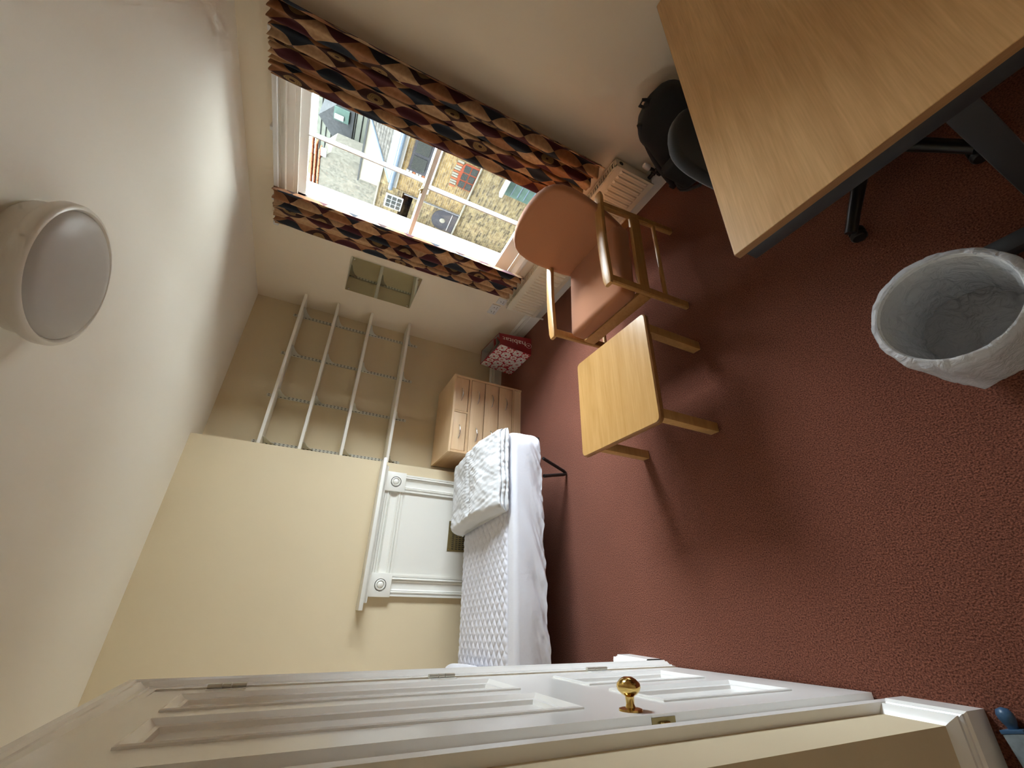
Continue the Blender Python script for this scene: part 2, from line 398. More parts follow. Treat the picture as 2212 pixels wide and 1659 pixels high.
# outer leaf of the house wall; unseen extent added to shade facades opposite
b = MB(); ez0, ez1, ex0, ex1 = -7.0, 14.0, -25, 25
b.box(ex0, WX0, .15, .34, ez0, ez1); b.box(WX1, ex1, .15, .34, ez0, ez1); b.box(WX0, WX1, .15, .34, ez0, WZ0); b.box(WX0, WX1, .15, .34, WZ1, ez1)
struct('wall_outside', b, 'old_brick')

def skirt_profile(t=.022, h=.15):
    return [(0, 0), (t, 0), (t, h*.62), (t*.8, h*.66), (t*.8, h*.72), (t*.5, h*.76), (t*.72, h*.80), (t*.72, h*.86), (t*.3, h*.95), (0, h)]
def skirt(name, p0, p1, normal, t=.022, h=.15, material='satin_white'):
    p0 = Vector(p0); p1 = Vector(p1); n = Vector(normal); vs = []; pr = skirt_profile(t, h)
    for p in (p0, p1):
        for (d, z) in pr: vs.append((p.x+n.x*d, p.y+n.y*d, z))
    k = len(pr); fs = [(i, (i+1) % k, k+(i+1) % k, k+i) for i in range(k)] + [tuple(range(k)), tuple(range(k, 2*k))[::-1]]
    return struct(name, MB().add(vs, fs), material, 25)
skirt('baseboard_window', (0, 0, 0), (XB, 0, 0), (0, -1, 0))
skirt('baseboard_alcove', (0, -.022, 0), (0, BY, 0), (1, 0, 0), h=.14)
skirt('baseboard_chimney', (BX, -2.53, 0), (BX, YL, 0), (1, 0, 0))

# built-in cupboard with the panelled door
CY = -2.79; CX0, CX1, CZ = 1.84, 3.15, 2.035
DX0, DX1 = 2.135, 2.935
b = MB()
b.box(CX0, DX0, CY-.08, CY, 0, CZ); b.box(DX1, CX1, CY-.08, CY, 0, CZ); b.box(DX0, DX1, CY-.08, CY, 1.985, CZ)
b.box(CX0, CX0+.06, YL, CY-.08, 0, CZ); b.box(CX1-.06, CX1, YL, CY-.08, 0, CZ); b.box(CX0, CX1, YL, CY, CZ-.001, CZ+.001)
struct('wall_cupboard', b, 'cream_paint')
def skirt_path(name, pts, nrms, t, h, material='gloss_white'):
    pr = skirt_profile(t, h); k = len(pr); vs = []
    for (x, y), (nx, ny) in zip(pts, nrms):
        for (d, z) in pr: vs.append((x+nx*d, y+ny*d, z))
    fs = [(j*k+i, j*k+(i+1) % k, (j+1)*k+(i+1) % k, (j+1)*k+i) for j in range(len(pts)-1) for i in range(k)]
    return struct(name, MB().add(vs, fs), material, 25)
skirt_path('baseboard_cupboard', [(3.005, CY), (CX1, CY), (CX1, YL)], [(0, 1), (1, 1), (1, 0)], .030, .15)
skirt_path('baseboard_bedside', [(2.03, CY), (CX0, CY), (CX0, YL)], [(0, 1), (-1, 1), (-1, 0)], .028, .13)
# moulded door surround
ap = [(0, 0), (0, .024), (.018, .026), (.024, .020), (.034, .022), (.050, .012), (.062, .013), (.066, .009), (.085, .009), (.085, 0)]
def arch_side(xo, sgn, z1):
    vs = []
    for z in (0, z1):
        for (a, d) in ap:
            zz = z if z == 0 else z1 - a
            vs.append((xo + sgn*a, CY + d, zz))
    k = len(ap); return vs, [(i, (i+1) % k, k+(i+1) % k, k+i) for i in range(k)] + [tuple(range(k)), tuple(range(k, 2*k))[::-1]]
tr1 = struct('trim_1', MB().add(*arch_side(DX0-.085-.012+.0, 1, 2.03)), 'gloss_white', 20, label='white moulded architrave around the cupboard door')
ap_far = ap
part('architrave_jamb', MB().add(*arch_side(DX1+.075, -1, 2.03)), 'gloss_white', tr1, 20)
vs = []
for (xo, s) in ((DX0-.097, 1), (DX1+.075, -1)):
    for (a, d) in ap: vs.append((xo+s*a, CY+d, 2.03-a))
k = len(ap)
part('architrave_head', MB().add(vs, [(i, (i+1) % k, k+(i+1) % k, k+i) for i in range(k)] + [tuple(range(k)), tuple(range(k, 2*k))[::-1]]), 'gloss_white', tr1, 20)

# door leaf: local x along the leaf from the hinges, local y outward
door = bpy.data.objects.new('door_1', None); COL.objects.link(door); door['kind'] = 'structure'
door['label'] = 'white four-panel cupboard door, slightly ajar, with a brass knob'
door.location = (2.138, -2.784, 0.008); door.rotation_euler = (0, 0, .028)
DW, DH, DT = .79, 1.97, .040
cols = [(.0, .115), (.345, .445), (.675, DW)]
b = MB()
for (x0, x1) in cols: b.box(x0, x1, -DT, 0, 0, DH)
for (z0, z1) in ((0, .205), (.725, .975), (1.865, DH)):
    for (x0, x1) in ((.115, .345), (.445, .675)): b.box(x0, x1, -DT, 0, z0, z1)
part('leaf_frame', b, 'gloss_white', door, 20, local=True)
for (x0, x1) in ((.115, .345), (.445, .675)):
    for (z0, z1) in ((.205, .725), (.975, 1.865)):
        pnl = part('door_panel', MB().box(x0, x1, -.030, -.016, z0, z1), 'gloss_white', door, 20, local=True)
        pr = [(0, -.016), (0, .004), (.006, .006), (.012, .002), (.02, -.004), (.028, -.006), (.032, -.016)]
        cs = [(x0, z0, 1, 1), (x1, z0, -1, 1), (x1, z1, -1, -1), (x0, z1, 1, -1)]
        vs = []; fs = []; k = len(pr)
        for (cx, cz, sx, sz) in cs:
            for (a, d) in pr: vs.append((cx+sx*a, d, cz+sz*a))
        for q in range(4):
            for i in range(k-1): fs.append((q*k+i, q*k+i+1, ((q+1) % 4)*k+i+1, ((q+1) % 4)*k+i))
        part('panel_moulding', MB().add(vs, fs), 'gloss_white', pnl, 20, local=True)
hz = [(1.765, .10), (1.11, .095), (.44, .10)]
for (z, L) in hz:
    h = part('hinge', MB().box(.003, .03, -.001, .0015, z-L/2, z+L/2), 'gloss_white', door, 20, local=True)
    part('hinge_knuckle', MB().tube([(-.004, .007, z-L/2), (-.004, .007, z-.012)], .007, 10).tube([(-.004, .007, z-.01), (-.004, .007, z+.012)], .007, 10).tube([(-.004, .007, z+.014), (-.004, .007, z+L/2)], .007, 10), 'hinge_steel', h, 30, local=True)
knob = part('knob', MB().lathe([(.0, .066), (.010, .0655), (.019, .061), (.027, .053), (.0285, .046), (.0255, .038), (.017, .031), (.0105, .027), (.0095, .014), (.011, .008), (.013, .004), (.013, .0)], (.735, 0, .885), 28, axis='y'), 'brass', door, 50, local=True, label='polished brass door knob')
part('knob_rose', MB().lathe([(.0, .007), (.020, .006), (.027, .004), (.028, 0)], (.735, 0, .885), 28, axis='y'), 'brass', knob, 40, local=True)
lk = part('lock_plate', MB().box(DW-.0005, DW+.0015, -.032, -.006, .805, .875), 'old_brass', door, 20, local=True)
part('latch', MB().rbox(DW+.001, DW+.008, -.026, -.013, .825, .855, .003), 'brass', lk, 30, local=True)

# ------------------------------------------------------------------ sash window
win = bpy.data.objects.new('window_1', None); COL.objects.link(win); win['kind'] = 'structure'; win.location = (1.79, .1, .55)
win['label'] = 'white painted two-over-two sash window'
b = MB()   # box frame
b.box(WX0, WX0+.055, .02, .16, WZ0, WZ1); b.box(WX1-.055, WX1, .02, .16, WZ0, WZ1); b.box(WX0, WX1, .02, .16, WZ1-.06, WZ1)
b.box(WX0, WX1, .06, .34, WZ0-.03, WZ0+.03)
part('frame', b, 'gloss_white', win)
b = MB()   # stepped mouldings of the head and jambs
for (i, (a, d)) in enumerate(((.0, -.018), (.022, -.026), (.038, -.014), (.056, -.020))):
    w = (.022, .016, .018, .012)[i]
    b.box(WX0-.07+a, WX0-.07+a+w, d, .02, WZ0, WZ1+.05-a); b.box(WX1+.07-a-w, WX1+.07-a, d, .02, WZ0, WZ1+.05-a); b.box(WX0-.07+a, WX1+.07-a, d, .02, WZ1+.05-a-w, WZ1+.05-a)
part('architrave', b, 'satin_white', win)
part('beading', MB().box(WX0+.055, WX0+.075, .03, .05, WZ0, WZ1-.06).box(WX1-.075, WX1-.055, .03, .05, WZ0, WZ1-.06).box(WX0+.055, WX1-.055, .03, .05, WZ1-.085, WZ1-.06), 'gloss_white', win)
part('window_board', MB().rbox(WX0-.09, WX1+.09, -.045, .06, WZ0-.03, WZ0+.005, .008), 'gloss_white', win)
GX0, GX1 = 1.275, 2.305
def sash(y0, y1, z0, z1, zb, zt):
    s = MB(); s.box(GX0-.035, GX0+.02, y0, y1, z0, z1); s.box(GX1-.02, GX1+.035, y0, y1, z0, z1); s.box(GX0, GX1, y0, y1, z0, zb); s.box(GX0, GX1, y0, y1, zt, z1)
    return s
up = part('upper_sash', sash(.105, .14, 1.405, 2.265, 1.445, 2.205), 'gloss_white', win)
lo = part('lower_sash', sash(.06, .10, .555, 1.44, .675, 1.41), 'gloss_white', win)
def bar(y0, y1, z0, z1, x=1.79):
    return MB().prism([(x-.010, y1), (x-.010, y0+.012), (x-.004, y0), (x+.004, y0), (x+.010, y0+.012), (x+.010, y1)], z0, z1)
part('glazing_bar', bar(.105, .138, 1.445, 2.205), 'gloss_white', up); part('glazing_bar', bar(.062, .098, .675, 1.41), 'gloss_white', lo)
for (x0, x1) in ((GX0+.02, 1.79), (1.79, GX1-.02)):
    part('pane', MB().box(x0, x1, .1225, .1255, 1.445, 2.205), 'pane_glass', up)
    part('pane', MB().box(x0, x1, .0795, .0825, .675, 1.41), 'pane_glass', lo)
part('sash_catch', MB().rbox(1.72, 1.77, .07, .10, 1.44, 1.452, .003).tube([(1.745, .075, 1.452), (1.752, .062, 1.462), (1.772, .056, 1.455), (1.782, .056, 1.44)], .004, 8), 'old_brass', win)

# ------------------------------------------------------------------ curtains
def curtain(x0, x1, zt, zb, flat, seed, label, nf, edge=None):
    nu, nv = 150, 70
    def fn(u, v):
        z = zt + (zb-zt)*v
        top = math.exp(-((zt-z)/.10)**1.2)
        ph = u*nf*2*PI + seed
        a = .030*(1-.35*top) * (.75 + .25*math.sin(seed*3+u*5))
        y = -.102 + a*math.sin(ph + .35*math.sin(v*3+seed)) + .010*math.sin(2.3*ph+v*4+seed)
        y += top*.012*math.sin(ph*3.1+seed)
        x = x0 + (x1-x0)*u + .010*math.sin(ph*1.0+1.4)*(1-top*.5) + .006*math.sin(v*6+seed)*math.sin(u*PI)
        if edge: x += edge(u, v)
        y += .006*noise.noise(Vector((u*6, v*5, seed)))
        z += .008*math.sin(ph+.7)*v + .006*math.sin(ph*3.1)*(1-v)
        return (x, min(y, -.068 if v < .03 else -.032), z)
    mb = MB().grid(fn, nu, nv, uvfn=lambda u, v: (u*flat+seed*.37, (zt+(zb-zt)*v)))
    me = mb.mesh('curtain', (0, 0, 0), 60, recalc=False)
    bm = bmesh.new(); bm.from_mesh(me)
    for f in bm.faces: f.normal_flip()
    bm.to_mesh(me); bm.free()
    base = ((x0+x1)/2, -.09, zb)
    me.transform(Matrix.Translation(-Vector(base)))
    me.materials.append(MATS['harlequin_cloth'])
    o = bpy.data.objects.new('curtain', me); COL.objects.link(o); o.location = base
    md = o.modifiers.new('cloth', 'SOLIDIFY'); md.thickness = .0025; md.offset = 0
    o['label'] = label; o['category'] = 'curtain'; o['group'] = 'harlequin curtains at the sash window'
    return o
curtain(1.135, 1.475, 2.362, .470, .82, 1.3, 'diamond-patterned curtain hanging on the mirror side of the window', 4.5)
curtain(2.225, 2.600, 2.365, .488, .90, 3.1, 'diamond-patterned curtain hanging on the backpack side of the window', 4.2)
ct = thing('curtain_track', 'white curtain track fixed above the window head', 'curtain track', (1.85, -.06, 2.36))
part('rail', MB().rbox(1.10, 2.64, -.064, -.040, 2.345, 2.372, .004), 'plastic_white', ct)
part('end_stop', MB().rbox(2.60, 2.655, -.10, -.035, 2.335, 2.378, .006), 'plastic_white', ct)
part('end_stop', MB().rbox(1.085, 1.12, -.085, -.035, 2.34, 2.375, .006), 'plastic_white', ct)
for x in (1.3, 1.85, 2.4): part('bracket', MB().rbox(x-.012, x+.012, -.05, 0, 2.35, 2.39, .003), 'plastic_white', ct)

# ------------------------------------------------------------------ mirror
mr = thing('wall_mirror', 'frameless rectangular mirror screwed to the wall beside the curtain', 'mirror', (.70, -.006, 1.205))
part('mirror_plate', MB().box(.470, .932, -.009, -.003, 1.207, 1.808), 'mirror_glass', mr)
for x in (.495, .905):
    for z in (1.235, 1.78): part('screw_cap', MB().lathe([(.0, -.016), (.005, -.0155), (.008, -.012), (.008, -.009)], (x, 0, z), 12, axis='y'), 'chrome', mr)
part('backing', MB().box(.474, .928, -.003, 0, 1.211, 1.804), 'dark_slot', mr)

# ------------------------------------------------------------------ sockets
def socket(name, x0, x1, z0, z1, label, n):
    t = thing(name, label, 'socket', ((x0+x1)/2, 0, z0))
    part('face_plate', MB().rbox(x0, x1, -.011, 0, z0, z1, .004), 'plastic_white', t)
    w = (x1-x0)/n
    for k in range(n):
        cx = x0+w*(k+.5); cz = (z0+z1)/2-.008
        part('pin_hole', MB().box(cx-.004, cx+.004, -.0116, -.010, cz+.012, cz+.022), 'dark_slot', t)
        for d in (-.011, .011): part('pin_hole', MB().box(cx+d-.005, cx+d+.005, -.0116, -.010, cz-.012, cz-.006), 'dark_slot', t)
        part('rocker', MB().rbox(cx+.018*(1 if n == 1 or k == 0 else -1)-.005, cx+.018*(1 if n == 1 or k == 0 else -1)+.005, -.0145, -.010, cz+.022, cz+.04, .002), 'plastic_white', t)
    return t
socket('double_socket', .762, .908, .425, .511, 'white double power socket on the wall beneath the mirror', 2)
socket('single_socket', .935, 1.02, .405, .49, 'small white socket plate beside the radiator and curtain hem', 1)

# ------------------------------------------------------------------ radiator
rd = thing('radiator', 'long cream panel radiator with vertical ribs under the window', 'radiator', (1.82, -.065, .105))
RX0, RX1, RZ0, RZ1 = 1.012, 2.628, .108, .412
part('front_panel', MB().rbox(RX0, RX1, -.104, -.090, RZ0, RZ1, .005), 'radiator_cream', rd)
part('back_panel', MB().rbox(RX0+.01, RX1-.01, -.044, -.032, RZ0, RZ1-.01, .004), 'radiator_cream', rd)
part('end_cover', MB().rbox(RX0, RX0+.006, -.098, -.030, RZ0+.02, RZ1+.002, .002), 'radiator_cream', rd)
part('end_cover', MB().rbox(RX1-.006, RX1, -.098, -.030, RZ0+.02, RZ1+.002, .002), 'radiator_cream', rd)
g = MB()
part('core', MB().box(RX0+.012, RX1-.012, -.089, -.045, RZ0+.03, RZ1-.035), 'dark_slot', rd)
part('grille_frame', MB().box(RX0, RX1, -.098, -.088, RZ1-.004, RZ1+.003).box(RX0, RX1, -.040, -.030, RZ1-.004, RZ1+.003).box(RX0, RX0+.02, -.098, -.03, RZ1-.004, RZ1+.003).box(RX1-.02, RX1, -.098, -.03, RZ1-.004, RZ1+.003), 'radiator_cream', rd)
x = RX0+.03
while x < RX1-.03: g.box(x, x+.008, -.088, -.040, RZ1-.003, RZ1+.002); x += .0225
part('grille_bars', g, 'radiator_cream', rd, kind='stuff')
rib = MB()
rib.prism([(-.0115, 0), (-.0065, -.0065), (.0065, -.0065), (.0115, 0)], .150, .362)
rib0 = None; x = RX0+.027
while x < RX1-.02:
    if rib0 is None:
        me = MB()
        vs = [(x-.0125, -.1035, .143), (x+.0125, -.1035, .143), (x+.0125, -.1035, .368), (x-.0125, -.1035, .368), (x-.0065, -.111, .158), (x+.0065, -.111, .158), (x+.0065, -.111, .353), (x-.0065, -.111, .353)]
        me.add(vs, [(4, 5, 6, 7), (0, 1, 5, 4), (1, 2, 6, 5), (2, 3, 7, 6), (3, 0, 4, 7)])
        rib0 = part('rib', me, 'radiator_cream', rd, 20); xx = x
    else: again(rib0, rd, (x-xx, 0, 0))
    x += .0372
part('bleed_plug', MB().lathe([(.0, .004), (.013, .004), (.015, .001), (.015, 0)], (RX1, -.062, .375), 16, axis='x'), 'dark_slot', rd)
v = part('valve_head', MB().lathe([(.0, .0), (.017, .001), (.019, .006), (.018, .040), (.014, .046), (0, .047)], (2.685, -.062, .195), 16), 'plastic_white', rd)
part('valve_body', MB().tube([(RX1-.005, -.062, .148), (2.70, -.062, .148)], .012, 10).tube([(2.685, -.062, .10), (2.685, -.062, .195)], .011, 10).tube([(2.663, -.062, .148), (2.672, -.062, .148)], .017, 8).tube([(2.685, -.062, .105), (2.685, -.062, .122)], .016, 8), 'black_metal', rd)
part('pipe', MB().tube([(2.685, -.062, .0), (2.685, -.062, .105)], .0085, 10), 'satin_white', rd)
part('valve_head', MB().lathe([(.0, .0), (.011, .001), (.012, .025), (0, .027)], (.985, -.062, .175), 12), 'plastic_white', rd)
part('valve_body', MB().tube([(RX0+.005, -.062, .148), (.98, -.062, .148)], .010, 10).tube([(.985, -.062, .10), (.985, -.062, .175)], .009, 10), 'chrome', rd)
part('pipe', MB().tube([(.985, -.062, .0), (.985, -.062, .105)], .0085, 10), 'satin_white', rd)

# ------------------------------------------------------------------ shelving in the alcove
SZ = [2.140, 1.848, 1.531, 1.152]; UY = [-.128, -.555, -.986, -1.410]
nm = ['topmost', 'second highest', 'third highest', 'lowest']
for z, n_ in zip(SZ, nm):
    single('shelf_board', MB().rbox(.014, .224, -1.492, -.006, z-.024, z, .002), 'shelf_white', '%s white shelf board in the alcove' % n_, 'shelf', (.118, -.75, z-.024), group='alcove shelf boards')
un = ['white slotted shelf upright nearest the mirror wall', 'second slotted shelf upright from the mirror wall', 'third slotted shelf upright from the mirror wall', 'white slotted shelf upright beside the chimney breast']
for y, lb in zip(UY, un):
    t = thing('shelf_upright', lb, 'shelf upright', (.0, y, 1.0), group='alcove shelf uprights')
    part('rail', MB().box(0, .011, y-.0125, y+.0125, .995, 2.205), 'rail_white', t)
    s = MB(); z = 1.015
    while z < 2.195:
        for d in (-.0065, .0065): s.box(.0108, .0116, y+d-.0024, y+d+.0024, z, z+.015)
        z += .0315
    part('slots', s, 'dark_slot', t, kind='stuff')
    for z in SZ:
        zb = z-.025
        br = MB().prism([(.012, zb), (.185, zb), (.185, zb-.012), (.10, zb-.030), (.05, zb-.052), (.028, zb-.075), (.012, zb-.085)], y-.0016, y+.0016, axis='y')
        br.box(.012, .185, y-.006, y+.006, zb-.0015, zb)
        part('bracket', br, 'rail_white', t, 20)

# ------------------------------------------------------------------ fireplace surround
fp = thing('fireplace_surround', 'white painted timber fireplace surround with roundel corner blocks behind the bed', 'fireplace', (BX, -2.055, 0))
part('infill_panel', MB().box(BX, BX+.0098, -2.40, -1.70, 0, 1.0), 'satin_white', fp)
ms = part('mantel_shelf', MB().rbox(BX, .455, -2.607, -1.513, 1.172, 1.200, .004), 'satin_white', fp)
pf = [(BX, 1.137), (BX+.042, 1.137), (BX+.046, 1.146), (BX+.064, 1.150), (BX+.086, 1.160), (BX+.096, 1.172), (BX, 1.172)]
part('bed_moulding', MB().prism(pf, -2.56, -1.556, axis='y'), 'satin_white', ms, 25)
def reeded(w):   # cross profile of the pilasters: (across, proud)
    k = w
    return [(0, 0), (0, .026), (.10*k, .026), (.11*k, .019), (.14*k, .028), (.20*k, .031), (.235*k, .026), (.25*k, .019), (.27*k, .024), (.34*k, .013), (.5*k, .009), (.66*k, .013), (.73*k, .024), (.75*k, .019), (.765*k, .026), (.80*k, .031), (.86*k, .028), (.89*k, .019), (.90*k, .026), (k, .026), (k, 0)]
for (y1, y0) in ((-1.594, -1.752), (-2.360, -2.520)):
    w = y1-y0-.014
    part('pilaster', MB().prism([(BX+d, y0+.007+a) for (a, d) in reeded(w)], 0, .984), 'satin_white', fp, 25)
    cb_ = part('corner_block', MB().rbox(BX, BX+.043, y0, y1, .982, 1.137, .002), 'satin_white', fp)
    cy = (y0+y1)/2
    part('roundel', MB().lathe([(.044, .043), (.043, .0445), (.040, .039), (.036, .047), (.030, .050), (.026, .046), (.024, .040), (.0225, .046), (.017, .052), (.008, .055), (0, .056)], (BX, cy, 1.061), 32, axis='x'), 'satin_white', cb_, 30)
part('frieze', MB().prism([(BX+d, .986+a) for (a, d) in reeded(.146)], -2.362, -1.750, axis='y'), 'satin_white', fp, 25)
gv = thing('vent_grille', 'dark brass ventilator plate on the fireplace panel behind the bed', 'vent', (BX+.012, -2.05, .33))
part('plate', MB().box(BX+.010, BX+.014, -2.172, -1.934, .33, .565), 'old_brass', gv)
s = MB()
for r in range(6):
    for c in range(14):
        yy = -2.155+c*.0155; zz = .36+r*.030
        s.box(BX+.0138, BX+.0146, yy, yy+.006, zz, zz+.020)
part('perforations', s, 'dark_slot', gv, kind='stuff')
for y in (-2.16, -1.946): part('screw', MB().lathe([(.0, .017), (.004, .016), (.005, .014)], (BX, y, .553), 10, axis='x'), 'brass', gv)

# ------------------------------------------------------------------ chest of drawers
DF = .535; dy0, dy1 = -1.397, -.645
dr = thing('chest_of_drawers', 'pale beech chest of drawers in the alcove behind the bed', 'chest of drawers', (.29, -1.02, 0))
part('carcass', MB().box(.035, DF-.018, dy0, dy0+.018, 0, .68).box(.035, DF-.018, dy1-.018, dy1, 0, .68).box(.035, .045, dy0, dy1, 0, .68).box(.035, DF-.02, dy0+.018, dy1-.018, .52, .55), 'beech_side', dr)
part('front_frame', MB().box(DF-.02, DF, dy0, dy0+.019, 0, .68).box(DF-.02, DF, dy1-.019, dy1, 0, .68).box(DF-.02, DF-.001, dy0+.019, dy1-.019, .527, .551).box(DF-.02, DF-.001, -1.019, -1.003, .55, .683).box(DF-.02, DF-.001, dy0+.019, dy1-.019, .077, .098), 'beech_side', dr)
# top with a slightly bowed front edge
n = 16; poly = [(.03, dy0-.004)] + [(DF+.004+.020*math.sin(PI*i/n), dy0-.004+(dy1-dy0+.008)*i/n) for i in range(n+1)] + [(.03, dy1+.004)]
part('top', MB().prism(poly, .683, .702), 'beech', dr, 25)
part('plinth', MB().box(DF-.03, DF-.012, dy0+.018, dy1-.018, 0, .077), 'beech', dr)
def handle(y, z, x=DF+.000):
    L = .062
    pts = [(x-.008, y-L, z+.004), (x+.004, y-L, z+.003), (x+.014, y-L*.6, z-.001), (x+.019, y, z-.005), (x+.014, y+L*.6, z-.001), (x+.004, y+L, z+.003), (x-.008, y+L, z+.004)]
    return MB().tube(pts, [.004, .004, .005, .006, .005, .004, .004], 8)
hs = []
for (y0, y1, z0, z1, hy) in ((-1.003, -.666, .554, .681, (-.838,)), (-1.376, -1.019, .554, .681, (-1.205,)), (-1.376, -.666, .388, .525, (-.838, -1.205)), (-1.376, -.666, .242, .385, (-.838, -1.205)), (-1.376, -.666, .10, .239, (-.838, -1.205))):
    d = part('drawer', MB().rbox(DF-.022, DF-.003, y0+.002, y1-.002, z0+.002, z1-.002, .003), 'beech', dr)
    for y in hy: part('handle', handle(y, (z0+z1)/2-.002), 'chrome', d, 50)

# ------------------------------------------------------------------ bed (rotated a few degrees)
BR = .060; BW, BL = .90, 1.95
bed = thing('bed', 'single bed with a white sheeted mattress on a black metal frame', 'bed', (.455, -1.475, 0), BR)
# local: x across 0..BW (towards the room), y along 0..-BL (towards the head)
def mattress_fn():
    mb = MB(); nu, nv = 96, 120
    prof = []   # around the cross section: (x, z, wrinkle weight)
    z0, z1, r = .265, .475, .035
    for i in range(14): prof.append((0-.0, z0+(z1-r-z0)*i/13, 0))
    for i in range(1, 7): a = PI/2*i/6; prof.append((r-r*math.cos(a), z1-r+r*math.sin(a), 0))
    for i in range(1, 40): prof.append((r+(BW-2*r)*i/40, z1, 0))
    for i in range(7): a = PI/2*i/6; prof.append((BW-r+r*math.sin(a), z1-r+r*math.cos(a), 0))
    for i in range(1, 26): t = i/25; prof.append((BW+.012*math.sin(PI*t), z1-r-(z1-r-z0)*t, t))
    prof.append((BW-.04, z0-.005, 0))
    L = len(prof); vs = []; ny = 150
    for j in range(ny+1):
        t = j/ny; y = -BL*t
        rd_ = 1.0
        e = min(t*BL, (1-t)*BL); er = .05
        sh = 0 if e > er else er-math.sqrt(max(0, er*er-(er-e)**2))
        for (x, z, w) in prof:
            xx = x; zz = z
            k = (x-BW/2)/(BW/2); sp_ = sh if t > .5 else (0 if t*BL > .13 else .13-math.sqrt(max(0, .13*.13-(.13-t*BL)**2)))
            xx = BW/2+k*(BW/2-sp_); zz = z-sh*.8*(1 if z > .45 else 0)
            if w > 0:
                nz = noise.noise(Vector((y*5.5+w*2.0, w*1.2, 3.1)))
                ndl = noise.noise(Vector((y*22+w*9, w*3, 9.7)))
                xx += .016*nz*min(1, w*1.6) + .022*ndl*max(0, w-.40) + .010*noise.noise(Vector((y*34-w*16, w*6, 2.2)))*max(0, w-.55) + .012*max(0, w-.6)
                zz += .012*noise.noise(Vector((y*7, 1.2, 5)))*max(0, w-.7)/.3
            vs.append((xx, y, zz))
    fs = [(j*L+i, j*L+i+1, (j+1)*L+i+1, (j+1)*L+i) for j in range(ny) for i in range(L-1)]
    fs += [(j*L+L-1, j*L, (j+1)*L, (j+1)*L+L-1) for j in range(ny)]
    fs += [tuple(range(L)), tuple(range(ny*L, ny*L+L))[::-1]]
    return mb.add(vs, fs)
mt = part('mattress', mattress_fn(), 'white_sheet', bed, 60, local=True, label='mattress under a white fitted sheet')
fr = MB()
fr.box(.02, .05, -BL+.02, -.02, .235, .262); fr.box(BW-.085, BW-.055, -BL+.02, -.02, .235, .262)
for k in range(9): fr.box(.03, BW-.06, -.05-k*.23, -.02-k*.23, .24, .26)
part('bed_frame', fr, 'black_metal', bed, local=True)
def hairpin(x, y, s):
    top = .24
    return MB().tube([(x, y+.055, top), (x-.065*s, y+.012, .03), (x-.070*s, y+.004, .014), (x-.070*s, y-.006, .014), (x-.066*s, y-.014, .03), (x, y-.075, top)], .012, 10)
for (x, y, s) in ((BW-.005, -.255, 1), (.05, -.255, -1), (BW-.005, -1.72, 1), (.05, -1.72, -1)):
    part('leg', hairpin(x, y, s), 'black_metal', bed, 60, local=True)
# quilted pad on the mattress
def pad_h(x, y):
    p, q = .074, .082
    a = (x/p + y/q); c = (x/p - y/q)
    f = lambda t: abs((t % 1.0)-.5)*2
    d = min(1-f(a), 1-f(c))          # 0 on the stitch lines
    return .0085*min(1, d*2.0)**.55
def pad(u, v):
    x = .012+u*.792; y = -.03-v*1.86
    e = min(u, 1-u)*.8; edge = min(1, e/.012)
    h = pad_h(x, y)*edge
    return (x, y, .4770+.004*edge+h+.0015*noise.noise(Vector((x*9, y*9, 0))))
q = MB().grid(pad, 150, 340)
# skirt down so that the pad has thickness
nu, nv = 150, 340; ring = [i for i in range(nu+1)] + [j*(nu+1)+nu for j in range(1, nv+1)] + [nv*(nu+1)+i for i in range(nu-1, -1, -1)] + [j*(nu+1) for j in range(nv-1, 0, -1)]
o_ = len(q.v); q.v += [(q.v[i][0], q.v[i][1], .4755) for i in ring]
q.f += [(ring[i], ring[(i+1) % len(ring)], o_+(i+1) % len(ring), o_+i) for i in range(len(ring))]; q.fm += [0]*len(ring)
def rot2(x, y): return (.455+math.cos(BR)*x-math.sin(BR)*y, -1.475+math.sin(BR)*x+math.cos(BR)*y)
pd = part('mattress_pad', q, 'quilt_white', None, 40); pd.location = (.455, -1.475, 0); pd.rotation_euler = (0, 0, BR)
pd['label'] = 'white diamond-quilted mattress pad lying on the bed'; pd['category'] = 'mattress pad'

